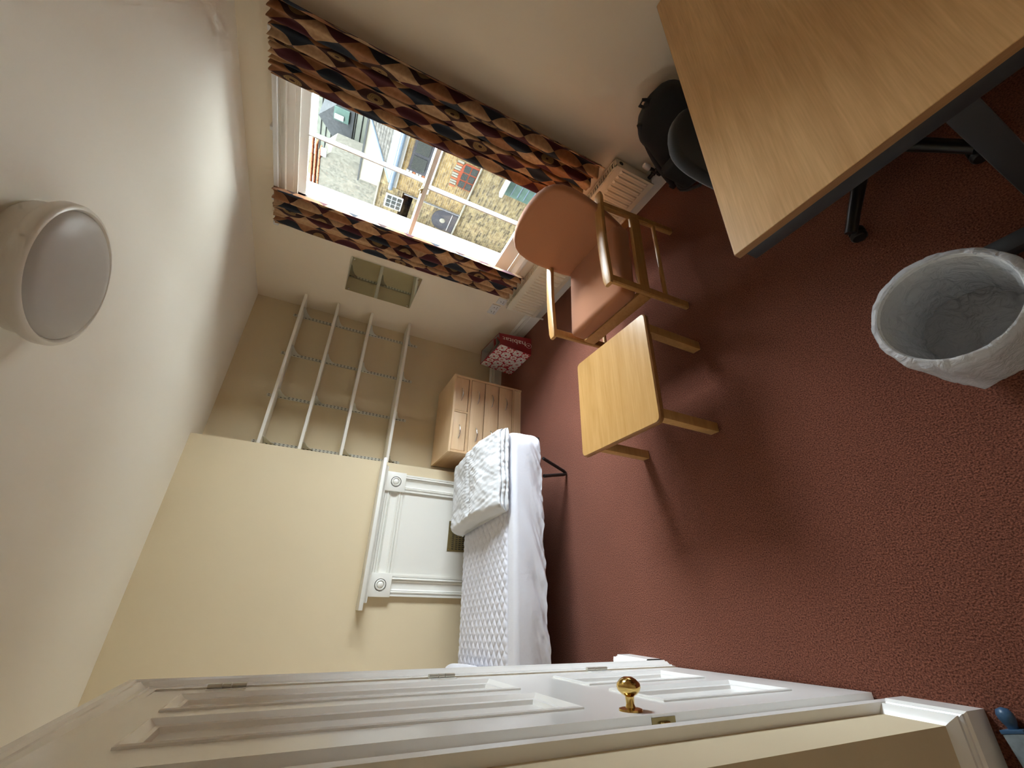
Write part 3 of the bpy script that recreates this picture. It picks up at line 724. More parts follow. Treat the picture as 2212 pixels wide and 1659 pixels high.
# folded duvet at the foot of the bed (same local frame as the bed)
def duvet():
    mb = MB(); prof = []
    zb = .4925
    # bottom, far to near
    for i in range(13): prof.append((.05+(.835-.05)*i/12, zb, 0))
    # near edge: three folded layers
    zz = zb
    for k, hgt in enumerate((.022, .026, .028)):
        for i in range(1, 8):
            a = PI*i/8; prof.append((.845-.012*k+.020*math.sin(a), zz+hgt*(1-math.cos(a))/2, .6))
        zz += hgt
    # top, near to far
    zn = zz+.002
    for i in range(1, 46):
        t = i/46; x = .83-(.83-.02)*t
        z = zn+(.605-zn)*min(1, (t/.30))**.7
        z += .018*math.exp(-((t-.45)/.30)**2)
        prof.append((x, z, 1))
    for i in range(0, 9):
        a = PI/2*i/8; prof.append((.03-.02*math.sin(a)*1.2, .605-.03+.03*math.cos(a), .7))
    for i in range(1, 5): prof.append((.005+.012*i/5, .575-(.575-zb)*i/5, .4))
    L = len(prof); ny = 110; vs = []
    for j in range(ny+1):
        t = j/ny; y = .005-.585*t
        e = min(t, 1-t)*.585; er = .045
        sh = 0 if e > er else 1-math.sqrt(max(0, 1-((er-e)/er)**2))
        for i, (x, z, w) in enumerate(prof):
            zc = .50
            z2 = zc+(z-zc)*(1-.75*sh); x2 = .43+(x-.43)*(1-.03*sh)
            yy = y - .10*(x-.8)*(t)*(-1) * .0
            yy += (.8-x)*(-.02) + .012*noise.noise(Vector((x*4, t*2, 7)))*(1 if t in (0, 1) else .6) + (.022*noise.noise(Vector((x*13+z*20, z*22, 5)))*max(0, t-.9)*10 if w else 0)
            if w > 0:
                p = Vector((x*7+y*3, y*7-x*3, 1.7))
                fld = noise.noise(Vector((x*20+y*26, (y-x)*4, 2.2)))
                z2 += (.014*noise.noise(p) + .0055*(1-abs(fld)*2.2) + .0035*noise.noise(Vector((x*14-y*44, y*8+x*6, 8)))) if w == 1 else 0
                # gathered channel along the middle
                if w == 1: z2 += -.016*math.exp(-((x-.42-.012*math.sin(y*9))/.022)**2) + .010*noise.noise(Vector((y*55+abs(x-.42)*70, x*6, 6)))*math.exp(-((x-.42)/.13)**2)
                if w < 1: x2 += .016*noise.noise(Vector((y*9, z*30, 4))) + .006*noise.noise(Vector((y*40, z*60, 5))); z2 += .006*noise.noise(Vector((y*11, 3, 4)))
            vs.append((x2, yy, max(z2, zb)))
    fs = [(j*L+i, j*L+(i+1) % L, (j+1)*L+(i+1) % L, (j+1)*L+i) for j in range(ny) for i in range(L)]
    fs += [tuple(range(L)), tuple(range(ny*L, ny*L+L))[::-1]]
    return mb.add(vs, fs)
dv = part('duvet', duvet(), 'duvet_white', None, 60); dv.location = (.455, -1.475, 0); dv.rotation_euler = (0, 0, BR)
dv['label'] = 'folded white duvet lying crumpled on the foot of the bed'; dv['category'] = 'duvet'
# pillow
def pillow(u, v):
    a, b_ = u*2*PI, (v-.5)*PI
    cx, cy = math.cos(a), math.sin(a); e = .45
    sx = math.copysign(abs(cx)**e, cx)*math.cos(b_)**.6; sy = math.copysign(abs(cy)**e, cy)*math.cos(b_)**.6
    puff = (1-.75*max(abs(sx), abs(sy))**3)
    return (.36+.33*sx, -1.645+.21*sy, .555+.065*math.sin(b_)*puff + .05*max(0, -sx)*max(0, sy)+.004*noise.noise(Vector((sx*4, sy*4, v))))
pw = part('pillow', MB().grid(pillow, 64, 24), 'white_sheet', None, 80); pw.location = (.455, -1.475, 0); pw.rotation_euler = (0, 0, BR)
pw['label'] = 'white pillow at the head of the bed, mostly hidden by the cupboard'; pw['category'] = 'pillow'

# ------------------------------------------------------------------ coffee table
ctb = thing('coffee_table', 'square low wooden coffee table standing in front of the armchair', 'table', (2.35, -1.55, 0))
TZ = .402
def rrect(x0, x1, y0, y1, r, n=6):
    o = []
    for (cx, cy, a0) in ((x1-r, y1-r, 0), (x0+r, y1-r, PI/2), (x0+r, y0+r, PI), (x1-r, y0+r, 3*PI/2)):
        for i in range(n+1): a = a0+PI/2*i/n; o.append((cx+r*math.cos(a), cy+r*math.sin(a)))
    return o
def slab(x0, x1, y0, y1, z0, z1, r, ch=.003):
    a = rrect(x0, x1, y0, y1, r); b2 = rrect(x0+ch, x1-ch, y0+ch, y1-ch, max(r-ch, .001)); n = len(a)
    vs = [(p[0], p[1], z0+ch) for p in a]+[(p[0], p[1], z1-ch) for p in a]+[(p[0], p[1], z1) for p in b2]+[(p[0], p[1], z0) for p in b2]
    fs = [(i, (i+1) % n, n+(i+1) % n, n+i) for i in range(n)]+[(n+i, n+(i+1) % n, 2*n+(i+1) % n, 2*n+i) for i in range(n)]+[(3*n+i, 3*n+(i+1) % n, (i+1) % n, i) for i in range(n)]+[tuple(range(2*n, 3*n)), tuple(range(3*n, 4*n))[::-1]]
    return MB().add(vs, fs)
tx0, tx1, ty0, ty1 = 2.058, 2.642, -1.842, -1.256
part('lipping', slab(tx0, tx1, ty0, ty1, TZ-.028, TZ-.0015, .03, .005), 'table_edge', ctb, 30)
part('table_top', slab(tx0+.0055, tx1-.0055, ty0+.0055, ty1-.0055, TZ-.006, TZ, .026, .001), 'table_wood', ctb, 30)
lg = None
for (x, y) in ((2.588, -1.315), (2.588, -1.780), (2.118, -1.780), (2.118, -1.315)):
    part('leg', MB().rbox(x-.024, x+.024, y-.024, y+.024, 0, TZ-.028, .003), 'chair_wood', ctb)
for (x0, x1, y0, y1) in ((2.14, 2.565, -1.790, -1.770), (2.14, 2.565, -1.326, -1.306), (2.578, 2.598, -1.756, -1.339), (2.108, 2.128, -1.756, -1.339)):
    part('apron', MB().box(x0, x1, y0, y1, TZ-.075, TZ-.028), 'table_edge', ctb)

# ------------------------------------------------------------------ armchair
ac = thing('armchair', 'wooden-framed armchair with rust brown fabric seat and back facing the coffee table', 'armchair', (2.315, -.75, 0))
AX = 2.315; hw = .272
def beam(p, q, w, h, r=.006):   # rectangular bar between p and q, w across x, h in the other direction
    p = Vector(p); q = Vector(q); d = (q-p).normalized(); s = Vector((1, 0, 0)); t = d.cross(s).normalized()
    vs = []
    ch = r
    prof = [(-w/2+ch, -h/2), (w/2-ch, -h/2), (w/2, -h/2+ch), (w/2, h/2-ch), (w/2-ch, h/2), (-w/2+ch, h/2), (-w/2, h/2-ch), (-w/2, -h/2+ch)]
    for c in (p, q):
        for (a, e) in prof: vs.append(c+s*a+t*e)
    k = 8
    return vs, [(i, (i+1) % k, k+(i+1) % k, k+i) for i in range(k)]+[tuple(range(k))[::-1], tuple(range(k, 2*k))]
for s in (-1, 1):
    x = AX+s*hw
    part('leg', MB().add(*beam((x, -1.030, 0), (x, -1.055, .545), .028, .048)), 'chair_wood', ac)
    part('leg', MB().add(*beam((x, -.440, 0), (x, -.500, .545), .028, .045)), 'chair_wood', ac)
    # armrest, rounded at the front, gently arched
    n = 18; vs = []; prof = []
    W2, T2 = .031, .015
    for i in range(12): a = 2*PI*i/12; prof.append((math.copysign(abs(math.cos(a))**.5, math.cos(a))*W2, math.copysign(abs(math.sin(a))**.5, math.sin(a))*T2))
    for j in range(n+1):
        t = j/n; y = -.415-.685*t; z = .556+.012*math.sin(PI*t)-.004*t
        sc = 1 if .02 < t < .97 else .72
        for (a, c) in prof: vs.append((x+a*sc, y, z+c*(1 if sc == 1 else .7)))
    fs = [(j*12+i, j*12+(i+1) % 12, (j+1)*12+(i+1) % 12, (j+1)*12+i) for j in range(n) for i in range(12)]+[tuple(range(12))[::-1], tuple(range(n*12, n*12+12))]
    part('armrest', MB().add(vs, fs), 'chair_wood', ac, 50)
    part('side_rail', MB().add(*beam((x, -.465, .305), (x, -1.045, .315), .024, .075)), 'chair_wood', ac)
    part('side_stretcher', MB().tube([(x, -.450, .150), (x, -1.035, .155)], .0125, 12), 'chair_wood', ac)
part('front_rail', MB().rbox(AX-hw+.013, AX+hw-.013, -1.066, -1.040, .255, .335, .004), 'chair_wood', ac)
part('rear_rail', MB().rbox(AX-hw+.013, AX+hw-.013, -.475, -.450, .285, .335, .004), 'chair_wood', ac)
def cushion(w, dfront, dback, zf, zb, th, r=.03):
    """seat pad: rounded block sloping down to the back"""
    bm = bmesh.new(); t = MB().box(AX-w, AX+w, dfront, dback, 0, th); vs = [bm.verts.new(p) for p in t.v]
    for f in t.f: bm.faces.new([vs[i] for i in f])
    bmesh.ops.bevel(bm, geom=bm.edges[:], offset=r, segments=5, profile=.5, affect='EDGES')
    bmesh.ops.subdivide_edges(bm, edges=[e for e in bm.edges if e.calc_length() > .15], cuts=8, use_grid_fill=True)
    for v in bm.verts:
        u = (v.co.y-dfront)/(dback-dfront); v.co.z += zf+(zb-zf)*u
        if v.co.z > zf: v.co.z += .010*math.sin(PI*max(0, min(1, u)))*math.cos((v.co.x-AX)/w*PI/2)
    m = MB(); bm.verts.index_update(); m.add([v.co[:] for v in bm.verts], [[v.index for v in f.verts] for f in bm.faces]); bm.free(); return m
part('seat_cushion', cushion(.243, -1.078, -.545, .335, .315, .115, .032), 'brown_fabric', ac, 50, label='rust brown fabric seat cushion')
# backrest pad
OUT = [(.335, .222), (.38, .238), (.46, .258), (.56, .276), (.66, .286), (.74, .285), (.80, .272), (.845, .243), (.875, .200), (.895, .140), (.905, .07)]
def back_pad():
    left = [(-h_, z) for (z, h_) in OUT]; right = [(h_, z) for (z, h_) in OUT]
    ol = [(p[0], p[1]) for p in right] + [(0, .908)] + [(p[0], p[1]) for p in reversed(left)]
    n = len(ol); cx, cz = 0, .62; vs = []
    rings = [(-.030, .90), (-.030, .965), (-.022, .99), (-.006, 1.0), (.010, 1.0), (.022, .985), (.028, .95)]
    yb = lambda z: -.545+.085*(z-.34)/.57
    for (dy, sc) in rings:
        for (x, z) in ol:
            xx = x*sc; zz = cz+(z-cz)*sc
            vs.append((AX+xx, yb(zz)+dy+.018*(xx/.28)**2*-1, zz))
    fs = []
    for r in range(len(rings)-1):
        for i in range(n): fs.append((r*n+i, r*n+(i+1) % n, (r+1)*n+(i+1) % n, (r+1)*n+i))
    m = MB().add(vs, fs)
    # front and back faces as grids of rings toward the centre
    for (base, s0, dy) in ((0, .90, -.030), ((len(rings)-1)*n, .95, .028)):
        prev = list(range(base, base+n))
        for k in range(1, 6):
            sc = s0*(1-k/6); o = len(m.v)
            for (x, z) in ol:
                xx = x*sc; zz = cz+(z-cz)*sc
                m.v.append((AX+xx, yb(zz)+dy-.018*(xx/.28)**2 + (-.006 if dy < 0 else .004)*(k/6), zz))
            cur = list(range(o, o+n))
            for i in range(n): m.f.append((prev[i], prev[(i+1) % n], cur[(i+1) % n], cur[i])); m.fm.append(0)
            prev = cur
        m.f.append(tuple(prev)); m.fm.append(0)
    return m
part('backrest', back_pad(), 'brown_fabric', ac, 60, label='rust brown fabric backrest with rounded top')

# ------------------------------------------------------------------ desk
dk = thing('desk', 'oak-topped office desk with dark metal frame along the window wall', 'desk', (3.72, -.84, 0))
part('desk_top', slab(3.320, 4.12, -1.640, -.045, .7055, .730, .003, .0012), ['desk_wood'], dk, 30)
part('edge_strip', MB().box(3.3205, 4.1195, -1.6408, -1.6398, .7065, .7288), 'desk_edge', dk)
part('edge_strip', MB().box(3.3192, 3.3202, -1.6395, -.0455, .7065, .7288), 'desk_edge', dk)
part('frame_beam', MB().rbox(3.335, 4.105, -1.632, -1.582, .652, .705, .004), 'desk_metal', dk)
part('frame_beam', MB().rbox(3.335, 4.105, -.11, -.06, .652, .705, .004), 'desk_metal', dk)
part('back_beam', MB().rbox(4.03, 4.08, -1.58, -.11, .66, .705, .004), 'desk_metal', dk)
for y in (-1.607, -.085):
    part('leg_column', MB().rbox(3.775, 3.83, y-.022, y+.022, .05, .655, .005), 'desk_metal', dk)
    part('foot', MB().rbox(3.60, 4.06, y-.026, y+.026, .012, .055, .008).lathe([(.018, 0), (.018, .012)], (3.64, y, 0), 12).lathe([(.018, 0), (.018, .012)], (4.02, y, 0), 12), 'desk_metal', dk)

# ------------------------------------------------------------------ office chair under the desk
oc = thing('office_chair', 'black office chair tucked under the desk', 'chair', (3.565, -.995, 0))
cx, cy = 3.565, -.995
part('gas_column', MB().tube([(cx, cy, .09), (cx, cy, .28)], .026, 16).tube([(cx, cy, .28), (cx, cy, .42)], .015, 12), 'black_metal', oc)
part('hub', MB().lathe([(.0, .13), (.035, .13), (.045, .11), (.045, .07), (.03, .055), (0, .055)], (cx, cy, 0), 20), 'black_plastic', oc)
for k in range(5):
    a = math.radians(-121+72*k*1.0) if k != 1 else math.radians(-55)
    ux, uy = math.cos(a), math.sin(a); L = .335
    lgp = part('base_leg', MB().tube([(cx+ux*.03, cy+uy*.03, .098), (cx+ux*.12, cy+uy*.12, .094), (cx+ux*.26, cy+uy*.26, .078), (cx+ux*L, cy+uy*L, .066)], [.026, .024, .021, .020], 12), 'black_plastic', oc, 50)
    px, py = cx+ux*(L-.012), cy+uy*(L-.012)
    part('caster', MB().lathe([(0, -.024), (.022, -.023), (.026, -.018), (.026, -.004), (.018, -.002), (.018, .002), (.026, .004), (.026, .018), (.022, .023), (0, .024)], (px, py, .0265), 18, axis='y').tube([(px, py, .03), (px, py, .062)], .006, 8), 'black_plastic', lgp, 40)
def seat_pad():
    return MB().lathe([(0, .47), (.12, .472), (.19, .470), (.225, .462), (.238, .448), (.235, .43), (.21, .418), (0, .415)], (cx+.01, cy, 0), 36, fn=lambda p, a, r, h: (p[0]*1.0, p[1]*1.02, p[2]))
part('seat', seat_pad(), 'chair_fabric', oc, 60)
def office_back():
    # local: across along y, up z; plane near x=3.21, slightly turned
    ol = []; n = 40
    for i in range(n):
        a = 2*PI*i/n; ol.append((math.copysign(abs(math.cos(a))**.75, math.cos(a))*.205, math.copysign(abs(math.sin(a))**.8, math.sin(a))*.185))
    th = math.radians(-8); vs = []; m = MB()
    rings = [(.030, .0), (.030, .5), (.028, .90), (.021, .97), (.004, 1.0), (-.016, .985), (-.024, .93), (-.026, .5), (-.026, 0)]
    for (d, sc) in rings:
        for (a, z) in ol:
            yy = a*sc; zz = z*sc; xx = d+.055*(yy/.21)**2
            X = 3.215+xx*math.cos(th)-yy*math.sin(th)-.06*zz; Y = -.905+xx*math.sin(th)+yy*math.cos(th)
            vs.append((X, Y, .525+zz))
    fs = [(r*n+i, r*n+(i+1) % n, (r+1)*n+(i+1) % n, (r+1)*n+i) for r in range(len(rings)-1) for i in range(n)]
    return m.add(vs, fs)
part('backrest', office_back(), 'chair_fabric', oc, 60, label='dark grey fabric chair backrest')
part('back_stem', MB().tube([(cx-.05, cy, .40), (3.30, cy, .40), (3.19, cy+.06, .43), (3.175, cy+.08, .53)], .014, 10), 'black_metal', oc)

# ------------------------------------------------------------------ backpack against the wall
bk = thing('backpack', 'black backpack leaning on the wall between radiator and desk', 'backpack', (2.95, -.17, 0))
def backpack_body():
    # leaning: base centre (2.90,-.19), top centre (3.01,-.13); rounded box cross sections
    m = MB(); n = 36; rings = []; K = 22
    for k in range(K+1):
        t = k/K; z = .015+.505*t
        w = .175*(1-.10*t)*(1 if t < .78 else math.sqrt(max(.0, 1-((t-.78)/.225)**2))); d = .125*(1-.25*t)*(1 if t < .70 else max(.18, math.sqrt(max(0, 1-((t-.70)/.32)**2))))
        if t < .06: w *= .9+1.6*t; d *= .85+2.5*t
        xc = 2.905+.115*t; yc = -.175+.035*t
        for i in range(n):
            a = 2*PI*i/n; c, s = math.cos(a), math.sin(a)
            x = xc+math.copysign(abs(c)**.6, c)*w; y = yc+math.copysign(abs(s)**.6, s)*d
            rr = .006*noise.noise(Vector((x*14, y*14, z*14)))
            rings.append((x+rr, y+rr, z))
    fs = [(k*n+i, k*n+(i+1) % n, (k+1)*n+(i+1) % n, (k+1)*n+i) for k in range(K) for i in range(n)]+[tuple(range(n))[::-1], tuple(range(K*n, K*n+n))]
    return m.add(rings, fs)
part('body', backpack_body(), 'black_fabric', bk, 60)
part('front_pocket', MB().rbox(2.80, 3.02, -.335, -.265, .05, .27, .03, 4), 'backpack_panel', bk, 60)
pts = [(2.755+.055*math.sin(t*1.2)+.13*t*t*.9, -.235+.05*t, .10+.40*t) for t in [i/10 for i in range(11)]]
part('shoulder_strap', MB().tube([(p[0]-.006, p[1], p[2]) for p in pts], .016, 10), 'backpack_panel', bk, 60)
part('shoulder_strap', MB().tube([(3.00+.03*math.sin(t*3), -.275+.12*t, .30+.23*t) for t in [i/8 for i in range(9)]], .015, 10), 'backpack_panel', bk, 60)
part('grab_loop', MB().tube([(2.985, -.145, .505), (2.98, -.15, .548), (3.01, -.15, .556), (3.03, -.148, .515)], .009, 8), 'black_fabric', bk, 60)
part('webbing', MB().tube([(2.775, -.20, .085), (2.735, -.205, .03), (2.735, -.22, .012), (2.78, -.27, .010), (2.86, -.325, .010), (2.90, -.34, .05)], .010, 8), 'black_fabric', bk, 60)
part('buckle', MB().rbox(2.715, 2.765, -.225, -.205, .055, .095, .006), 'black_plastic', bk, 40)

# ------------------------------------------------------------------ shopping bag
tb = thing('shopping_bag', 'red and white patchwork-print shopping bag standing in the corner', 'bag', (.52, -.24, 0))
B0, B1, B2, B3 = (.285, -.345), (.745, -.345), (.750, -.155), (.300, -.150)      # base corners
T0, T1, T2, T3 = (.345, -.345), (.752, -.325), (.690, -.150), (.250, -.115); tzs = (.385, .345, .335, .345)
vs = [(*p, .004) for p in (B0, B1, B2, B3)] + [(*p, z) for p, z in zip((T0, T1, T2, T3), tzs)]
def bil(a, b_, c, d, u, v):   # a b bottom, d c top
    return tuple((a[i]*(1-u)+b_[i]*u)*(1-v)+(d[i]*(1-u)+c[i]*u)*v for i in range(3))
def panel(a, b_, c, d, bulge, nrm, nu=14, nv=14):
    def fn(u, v):
        p = bil(a, b_, c, d, u, v); k = bulge*math.sin(PI*u)*math.sin(PI*min(1, v*1.0))+.004*noise.noise(Vector((u*4, v*4, a[0]*9)))*math.sin(PI*u)
        return (p[0]+nrm[0]*k, p[1]+nrm[1]*k, p[2])
    return fn
fr_ = panel(vs[0], vs[1], vs[5], vs[4], .008, (0, -1)); sd = panel(vs[1], vs[2], vs[6], vs[5], -.006, (1, 0))
bkp = panel(vs[2], vs[3], vs[7], vs[6], .006, (0, 1)); sl = panel(vs[3], vs[0], vs[4], vs[7], -.006, (-1, 0))
def panelmb(fn, n=14, m=14): return MB().grid(fn, n, m)
part('front_panel', panelmb(fr_), 'bag_white', tb, 60); part('side_gusset', panelmb(sd), 'bag_red', tb, 60, label='dark red side gusset lettered habitat')
part('back_panel', panelmb(bkp), 'bag_grey', tb, 60); part('side_gusset', panelmb(sl), 'bag_white', tb, 60)
part('base', MB().add(vs[:4], [(0, 1, 2, 3)]), 'bag_red', tb)
inn = MB()
for fn, d in ((fr_, (0, .003)), (sd, (-.003, 0)), (bkp, (0, -.003)), (sl, (.003, 0))):
    inn.grid(lambda u, v, fn=fn, d=d: (fn(u, v)[0]+d[0], fn(u, v)[1]+d[1], fn(u, v)[2]-.0005), 10, 10)
part('lining', inn, 'bag_grey', tb, 60, label='grey inside of the bag')
# patchwork print on the front panel and its red hem
def onp(fn, u, v, off, nrm):
    p = fn(u, v); return (p[0]+nrm[0]*off, p[1]+nrm[1]*off, p[2])
PW, PH = .455, .365
def printer(fn, nrm, nx, ny, name, parent, W=1.0):
    mb = MB()
    def poly(pts, mi, lift):
        # pts in cell units; fan from the first
        vs_ = [onp(fn, max(0, min(1, x/nx)), max(0, min(1, y/ny)), .0008+lift, nrm) for (x, y) in pts]
        mb.add(vs_, [tuple(range(len(pts)))], mi)
    for i in range(nx):
        for j in range(ny):
            cx_, cy_ = i+.5, j+.5
            if (i+j) % 2 == 0:
                poly([(i, j), (i+1, j), (i+1, j+1), (i, j+1)], 0, 0)       # red block
                for q in range(8):
                    a = PI/4*q+PI/8; r1, r2 = .29, .53
                    a1, a2 = a-PI/8, a+PI/8
                    poly([(cx_, cy_), (cx_+r1*math.cos(a1)*1.1, cy_+r1*math.sin(a1)*1.1), (cx_+r2*math.cos(a), cy_+r2*math.sin(a)), (cx_+r1*math.cos(a2)*1.1, cy_+r1*math.sin(a2)*1.1)], 3, .0004)
                poly([(cx_+.20*math.cos(PI/4*q), cy_+.20*math.sin(PI/4*q)) for q in range(8)], 1, .0008)
            else:
                for (dx, dy) in ((0, 0), (-.5, -.5), (.5, -.5), (-.5, .5), (.5, .5)):
                    s_ = .17 if (dx, dy) == (0, 0) else .15
                    px, py = cx_+dx, cy_+dy
                    poly([(px-s_, py), (px, py-s_), (px+s_, py), (px, py+s_)], 0, .0009)
                for k in (.22, .32):
                    for (sx, sy) in ((1, 1), (1, -1), (-1, 1), (-1, -1)):
                        px, py = cx_+sx*k, cy_+sy*k; s_ = .038
                        poly([(px-s_, py-s_), (px+s_, py-s_), (px+s_, py+s_), (px-s_, py+s_)], 2, .0010)
    o = part(name, mb, ['print_red', 'print_pink', 'print_black', 'bag_white'], parent, None, recalc=False)
    return o
printer(fr_, (0, -1), 5, 4, 'patchwork_print', tb)
# handles
part('handle', MB().add([(.40, -.332, .372), (.445, -.332, .368), (.56, -.20, .31), (.60, -.16, .335), (.555, -.15, .338), (.515, -.20, .315)], [(0, 1, 2, 5), (5, 2, 3, 4)]).add([(.62, -.325, .345), (.65, -.325, .343), (.665, -.22, .30), (.64, -.16, .33), (.615, -.165, .33), (.64, -.22, .302)], [(0, 1, 2, 5), (5, 2, 3, 4)]), 'bag_red', tb, None)
hem = MB()
for (a, b_) in ((vs[4], vs[5]), (vs[5], vs[6]), (vs[6], vs[7]), (vs[7], vs[4])): hem.tube([a, b_], .003, 6)
part('hem', hem, 'bag_red', tb)
# lettering, reading up the gusset
cu = bpy.data.curves.new('lettering', 'FONT'); cu.body = 'habitat'; cu.size = .082; cu.extrude = .0004; cu.align_x = 'LEFT'; cu.resolution_u = 3
to = bpy.data.objects.new('lettering_tmp', cu); COL.objects.link(to); bpy.context.view_layer.update()
me = bpy.data.meshes.new_from_object(to.evaluated_get(bpy.context.evaluated_depsgraph_get())); bpy.data.objects.remove(to)
lx = [v.co.x for v in me.vertices]; tl = max(lx)
for v in me.vertices:
    s_, h_ = v.co.x/tl, v.co.y      # s_: along the word, h_: letter height
    uu = .30+(.062-h_)/.19*1.0+.12; vv = .17+.74*s_
    p = sd(max(0.0, min(1, uu)), vv); v.co = Vector((p[0]+.0022+v.co.z, p[1], p[2]))-Vector(tb.location)
lt = part('lettering', me, 'bag_white', tb, label='pale lettering reading habitat')
lg_ = MB(); rc = []
for q in range(20):
    a = 2*PI*q/20; p = sd(.52+.16*math.cos(a)*.9, .085+.085*math.sin(a)); rc.append((p[0]+.0025, p[1], p[2]))
lg_.tube(rc, .0018, 6, closed=True)
hp = [(-.0, -.045), (.07, .01), (.06, .035), (.03, .04), (0, .02), (-.03, .04), (-.06, .035), (-.07, .01)]
lg_.add([(sd(.52+b_*1.0, .085+a*.6)[0]+.0025, *sd(.52+b_*1.0, .085+a*.6)[1:]) for (a, b_) in hp], [tuple(range(8))])
part('logo_ring', lg_, 'bag_white', tb)

# ------------------------------------------------------------------ waste bin and liner
bn = thing('waste_bin', 'round plastic waste bin on the carpet beside the desk leg', 'bin', (3.555, -1.835, 0))
bx_, by_ = 3.555, -1.835
part('tub', MB().olathe([(.0, .006), (.112, .006), (.140, .292), (.143, .300), (.147, .300), (.149, .294), (.116, .0), (0, .0)], (bx_, by_, 0), 48), 'bin_plastic', bn, 50)
def liner():
    prof = [(.0, .012), (.06, .012), (.105, .014), (.114, .05), (.122, .12), (.130, .20), (.139, .288), (.145, .306), (.151, .306), (.156, .295), (.156, .26), (.153, .215), (.150, .17), (.146, .12)]
    def fn(p, a, r, h):
        k = noise.noise(Vector((math.cos(a)*2.2, math.sin(a)*2.2, h*7)))
        f2 = noise.noise(Vector((math.cos(a)*9, math.sin(a)*9, h*5+3)))
        out = prof.index((r, h)) >= 8
        d = (.013*k+.010*f2)*(1 if out else .9) * (1 if r > .02 else 0)
        if out: d = abs(.012*k+.004*f2)*.8+.002+.003*abs(noise.noise(Vector((math.cos(a)*16, math.sin(a)*16, h*4))))
        else: d = -abs(d)
        if prof.index((r, h)) in (6, 7): d = .0
        # loose gathered corner on the bed side of the rim
        w = math.exp(-((math.atan2(math.sin(a+1.95), math.cos(a+1.95)))/.42)**2)
        if out: d += w*.018*(.6+.6*noise.noise(Vector((a*9, h*22, 1))))
        hh = h+(-.045*k-.02 if prof.index((r, h)) >= 12 else 0)-w*(.03 if prof.index((r, h)) >= 10 else 0)
        q = (r+d)/r if r > 1e-6 else 1
        return (p[0]*q, p[1]*q, hh+.005*f2*(1 if 7 <= prof.index((r, h)) <= 10 else 0))
    return MB().olathe(prof, (bx_, by_, 0), 120, fn=fn)
single('bin_liner', liner(), 'liner_plastic', 'translucent white plastic liner folded over the rim of the waste bin', 'bin liner', (bx_, by_, .012), 70, recalc=False)

# ------------------------------------------------------------------ ceiling lamp (off)
cl = thing('ceiling_lamp', 'round flush ceiling lamp with grey diffuser, switched off', 'ceiling light', (2.44, -1.735, H))
part('housing', MB().lathe([(0, 0), (.180, 0), (.188, -.012), (.195, -.055), (.198, -.062)], (2.44, -1.735, H), 64), 'lamp_white', cl, 50)
part('rim', MB().olathe([(.186, -.056), (.203, -.058), (.2085, -.068), (.2085, -.088), (.204, -.096), (.196, -.098), (.190, -.092), (.188, -.080)], (2.44, -1.735, H), 64), 'lamp_white', cl, 50)
part('diffuser', MB().lathe([(.190, -.086), (.186, -.096), (.165, -.108), (.12, -.119), (.06, -.125), (0, -.127)], (2.44, -1.735, H), 64), 'lamp_diffuser', cl, 60, label='grey opal lamp diffuser')

# ------------------------------------------------------------------ blue bar on the floor by the cupboard corner
bb = thing('blue_bar', 'worn blue square wooden bar with a rounded knob on the carpet by the cupboard corner', 'wooden bar', (3.245, -2.863, 0), math.radians(12))
part('shaft', MB().rbox(-.022, .022, -.30, .068, .0, .040, .004), 'blue_worn', bb, 30, local=True)
part('collar', MB().rbox(-.0225, .0225, .066, .074, -.0, .0405, .001), 'blue_paint', bb, 30, local=True)
part('end_knob', MB().lathe([(.010, .072), (.011, .080), (.014, .086), (.0165, .095), (.0165, .104), (.012, .113), (0, .117)], (0, 0, .020), 20, axis='y'), 'blue_paint', bb, 50, local=True, label='blue rounded knob')

# ------------------------------------------------------------------ outside
YF = 13.0
struct('ground', MB().box(-40, 30, .35, 60, -7.2, -7.0), 'ground_grey')  # out of view; pale tone picked to bounce daylight up to the ceiling
# long brick building across the court
bd = thing('brick_building', 'yellow brick building with arched doorway across the court outside the window', 'building', (-6, YF+2, -7))
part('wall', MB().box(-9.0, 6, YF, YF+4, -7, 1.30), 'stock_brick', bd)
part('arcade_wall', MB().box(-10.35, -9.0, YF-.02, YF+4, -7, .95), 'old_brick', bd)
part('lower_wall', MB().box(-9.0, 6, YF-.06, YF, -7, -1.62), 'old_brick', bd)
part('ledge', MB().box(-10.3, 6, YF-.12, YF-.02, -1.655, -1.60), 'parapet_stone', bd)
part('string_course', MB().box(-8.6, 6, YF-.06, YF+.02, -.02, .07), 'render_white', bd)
part('corner_pier', MB().box(-11.1, -10.33, YF-.25, YF+3, -7, .9), 'render_white', bd)
def arched(x0, x1, z0, z1, rise, y0, y1, n=12):
    c = (x0+x1)/2; r = (x1-x0)/2
    return MB().prism([(x0, z0), (x1, z0)] + [(c+r*math.cos(PI*i/n), z1-rise+rise*math.sin(PI*i/n)) for i in range(n+1)], y0, y1, axis='y')
w = part('red_window', arched(-7.66, -6.52, -1.60, -.88, .18, YF-.05, YF+.02), 'red_frame', bd)
for i in range(3):
    for j in range(2):
        x0 = -7.62+i*.37; part('pane', MB().box(x0, x0+.30, YF-.065, YF-.04, -1.56+j*.30, -1.31+j*.30), 'dark_glass', w)
for i in range(11):
    a = -.95+i*.19
    part('arch_brick', MB().box(-7.75+i*.115, -7.75+i*.115+.085, YF-.03, YF+.02, -.88-.05*abs(i-5)**1.3*.12, -.63-.05*abs(i-5)**1.3*.12), 'terracotta' if i % 3 == 0 else 'parapet_stone', bd)
a_ = part('arched_door', arched(-10.18, -9.06, -1.60, -.50, .52, YF-.05, YF+.0), 'grey_timber', bd)
part('roundel', MB().lathe([(0, YF-.09), (.11, YF-.08), (.13, YF-.05)], (-9.64, 0, -1.0), 20, axis='y'), 'parapet_stone', a_)
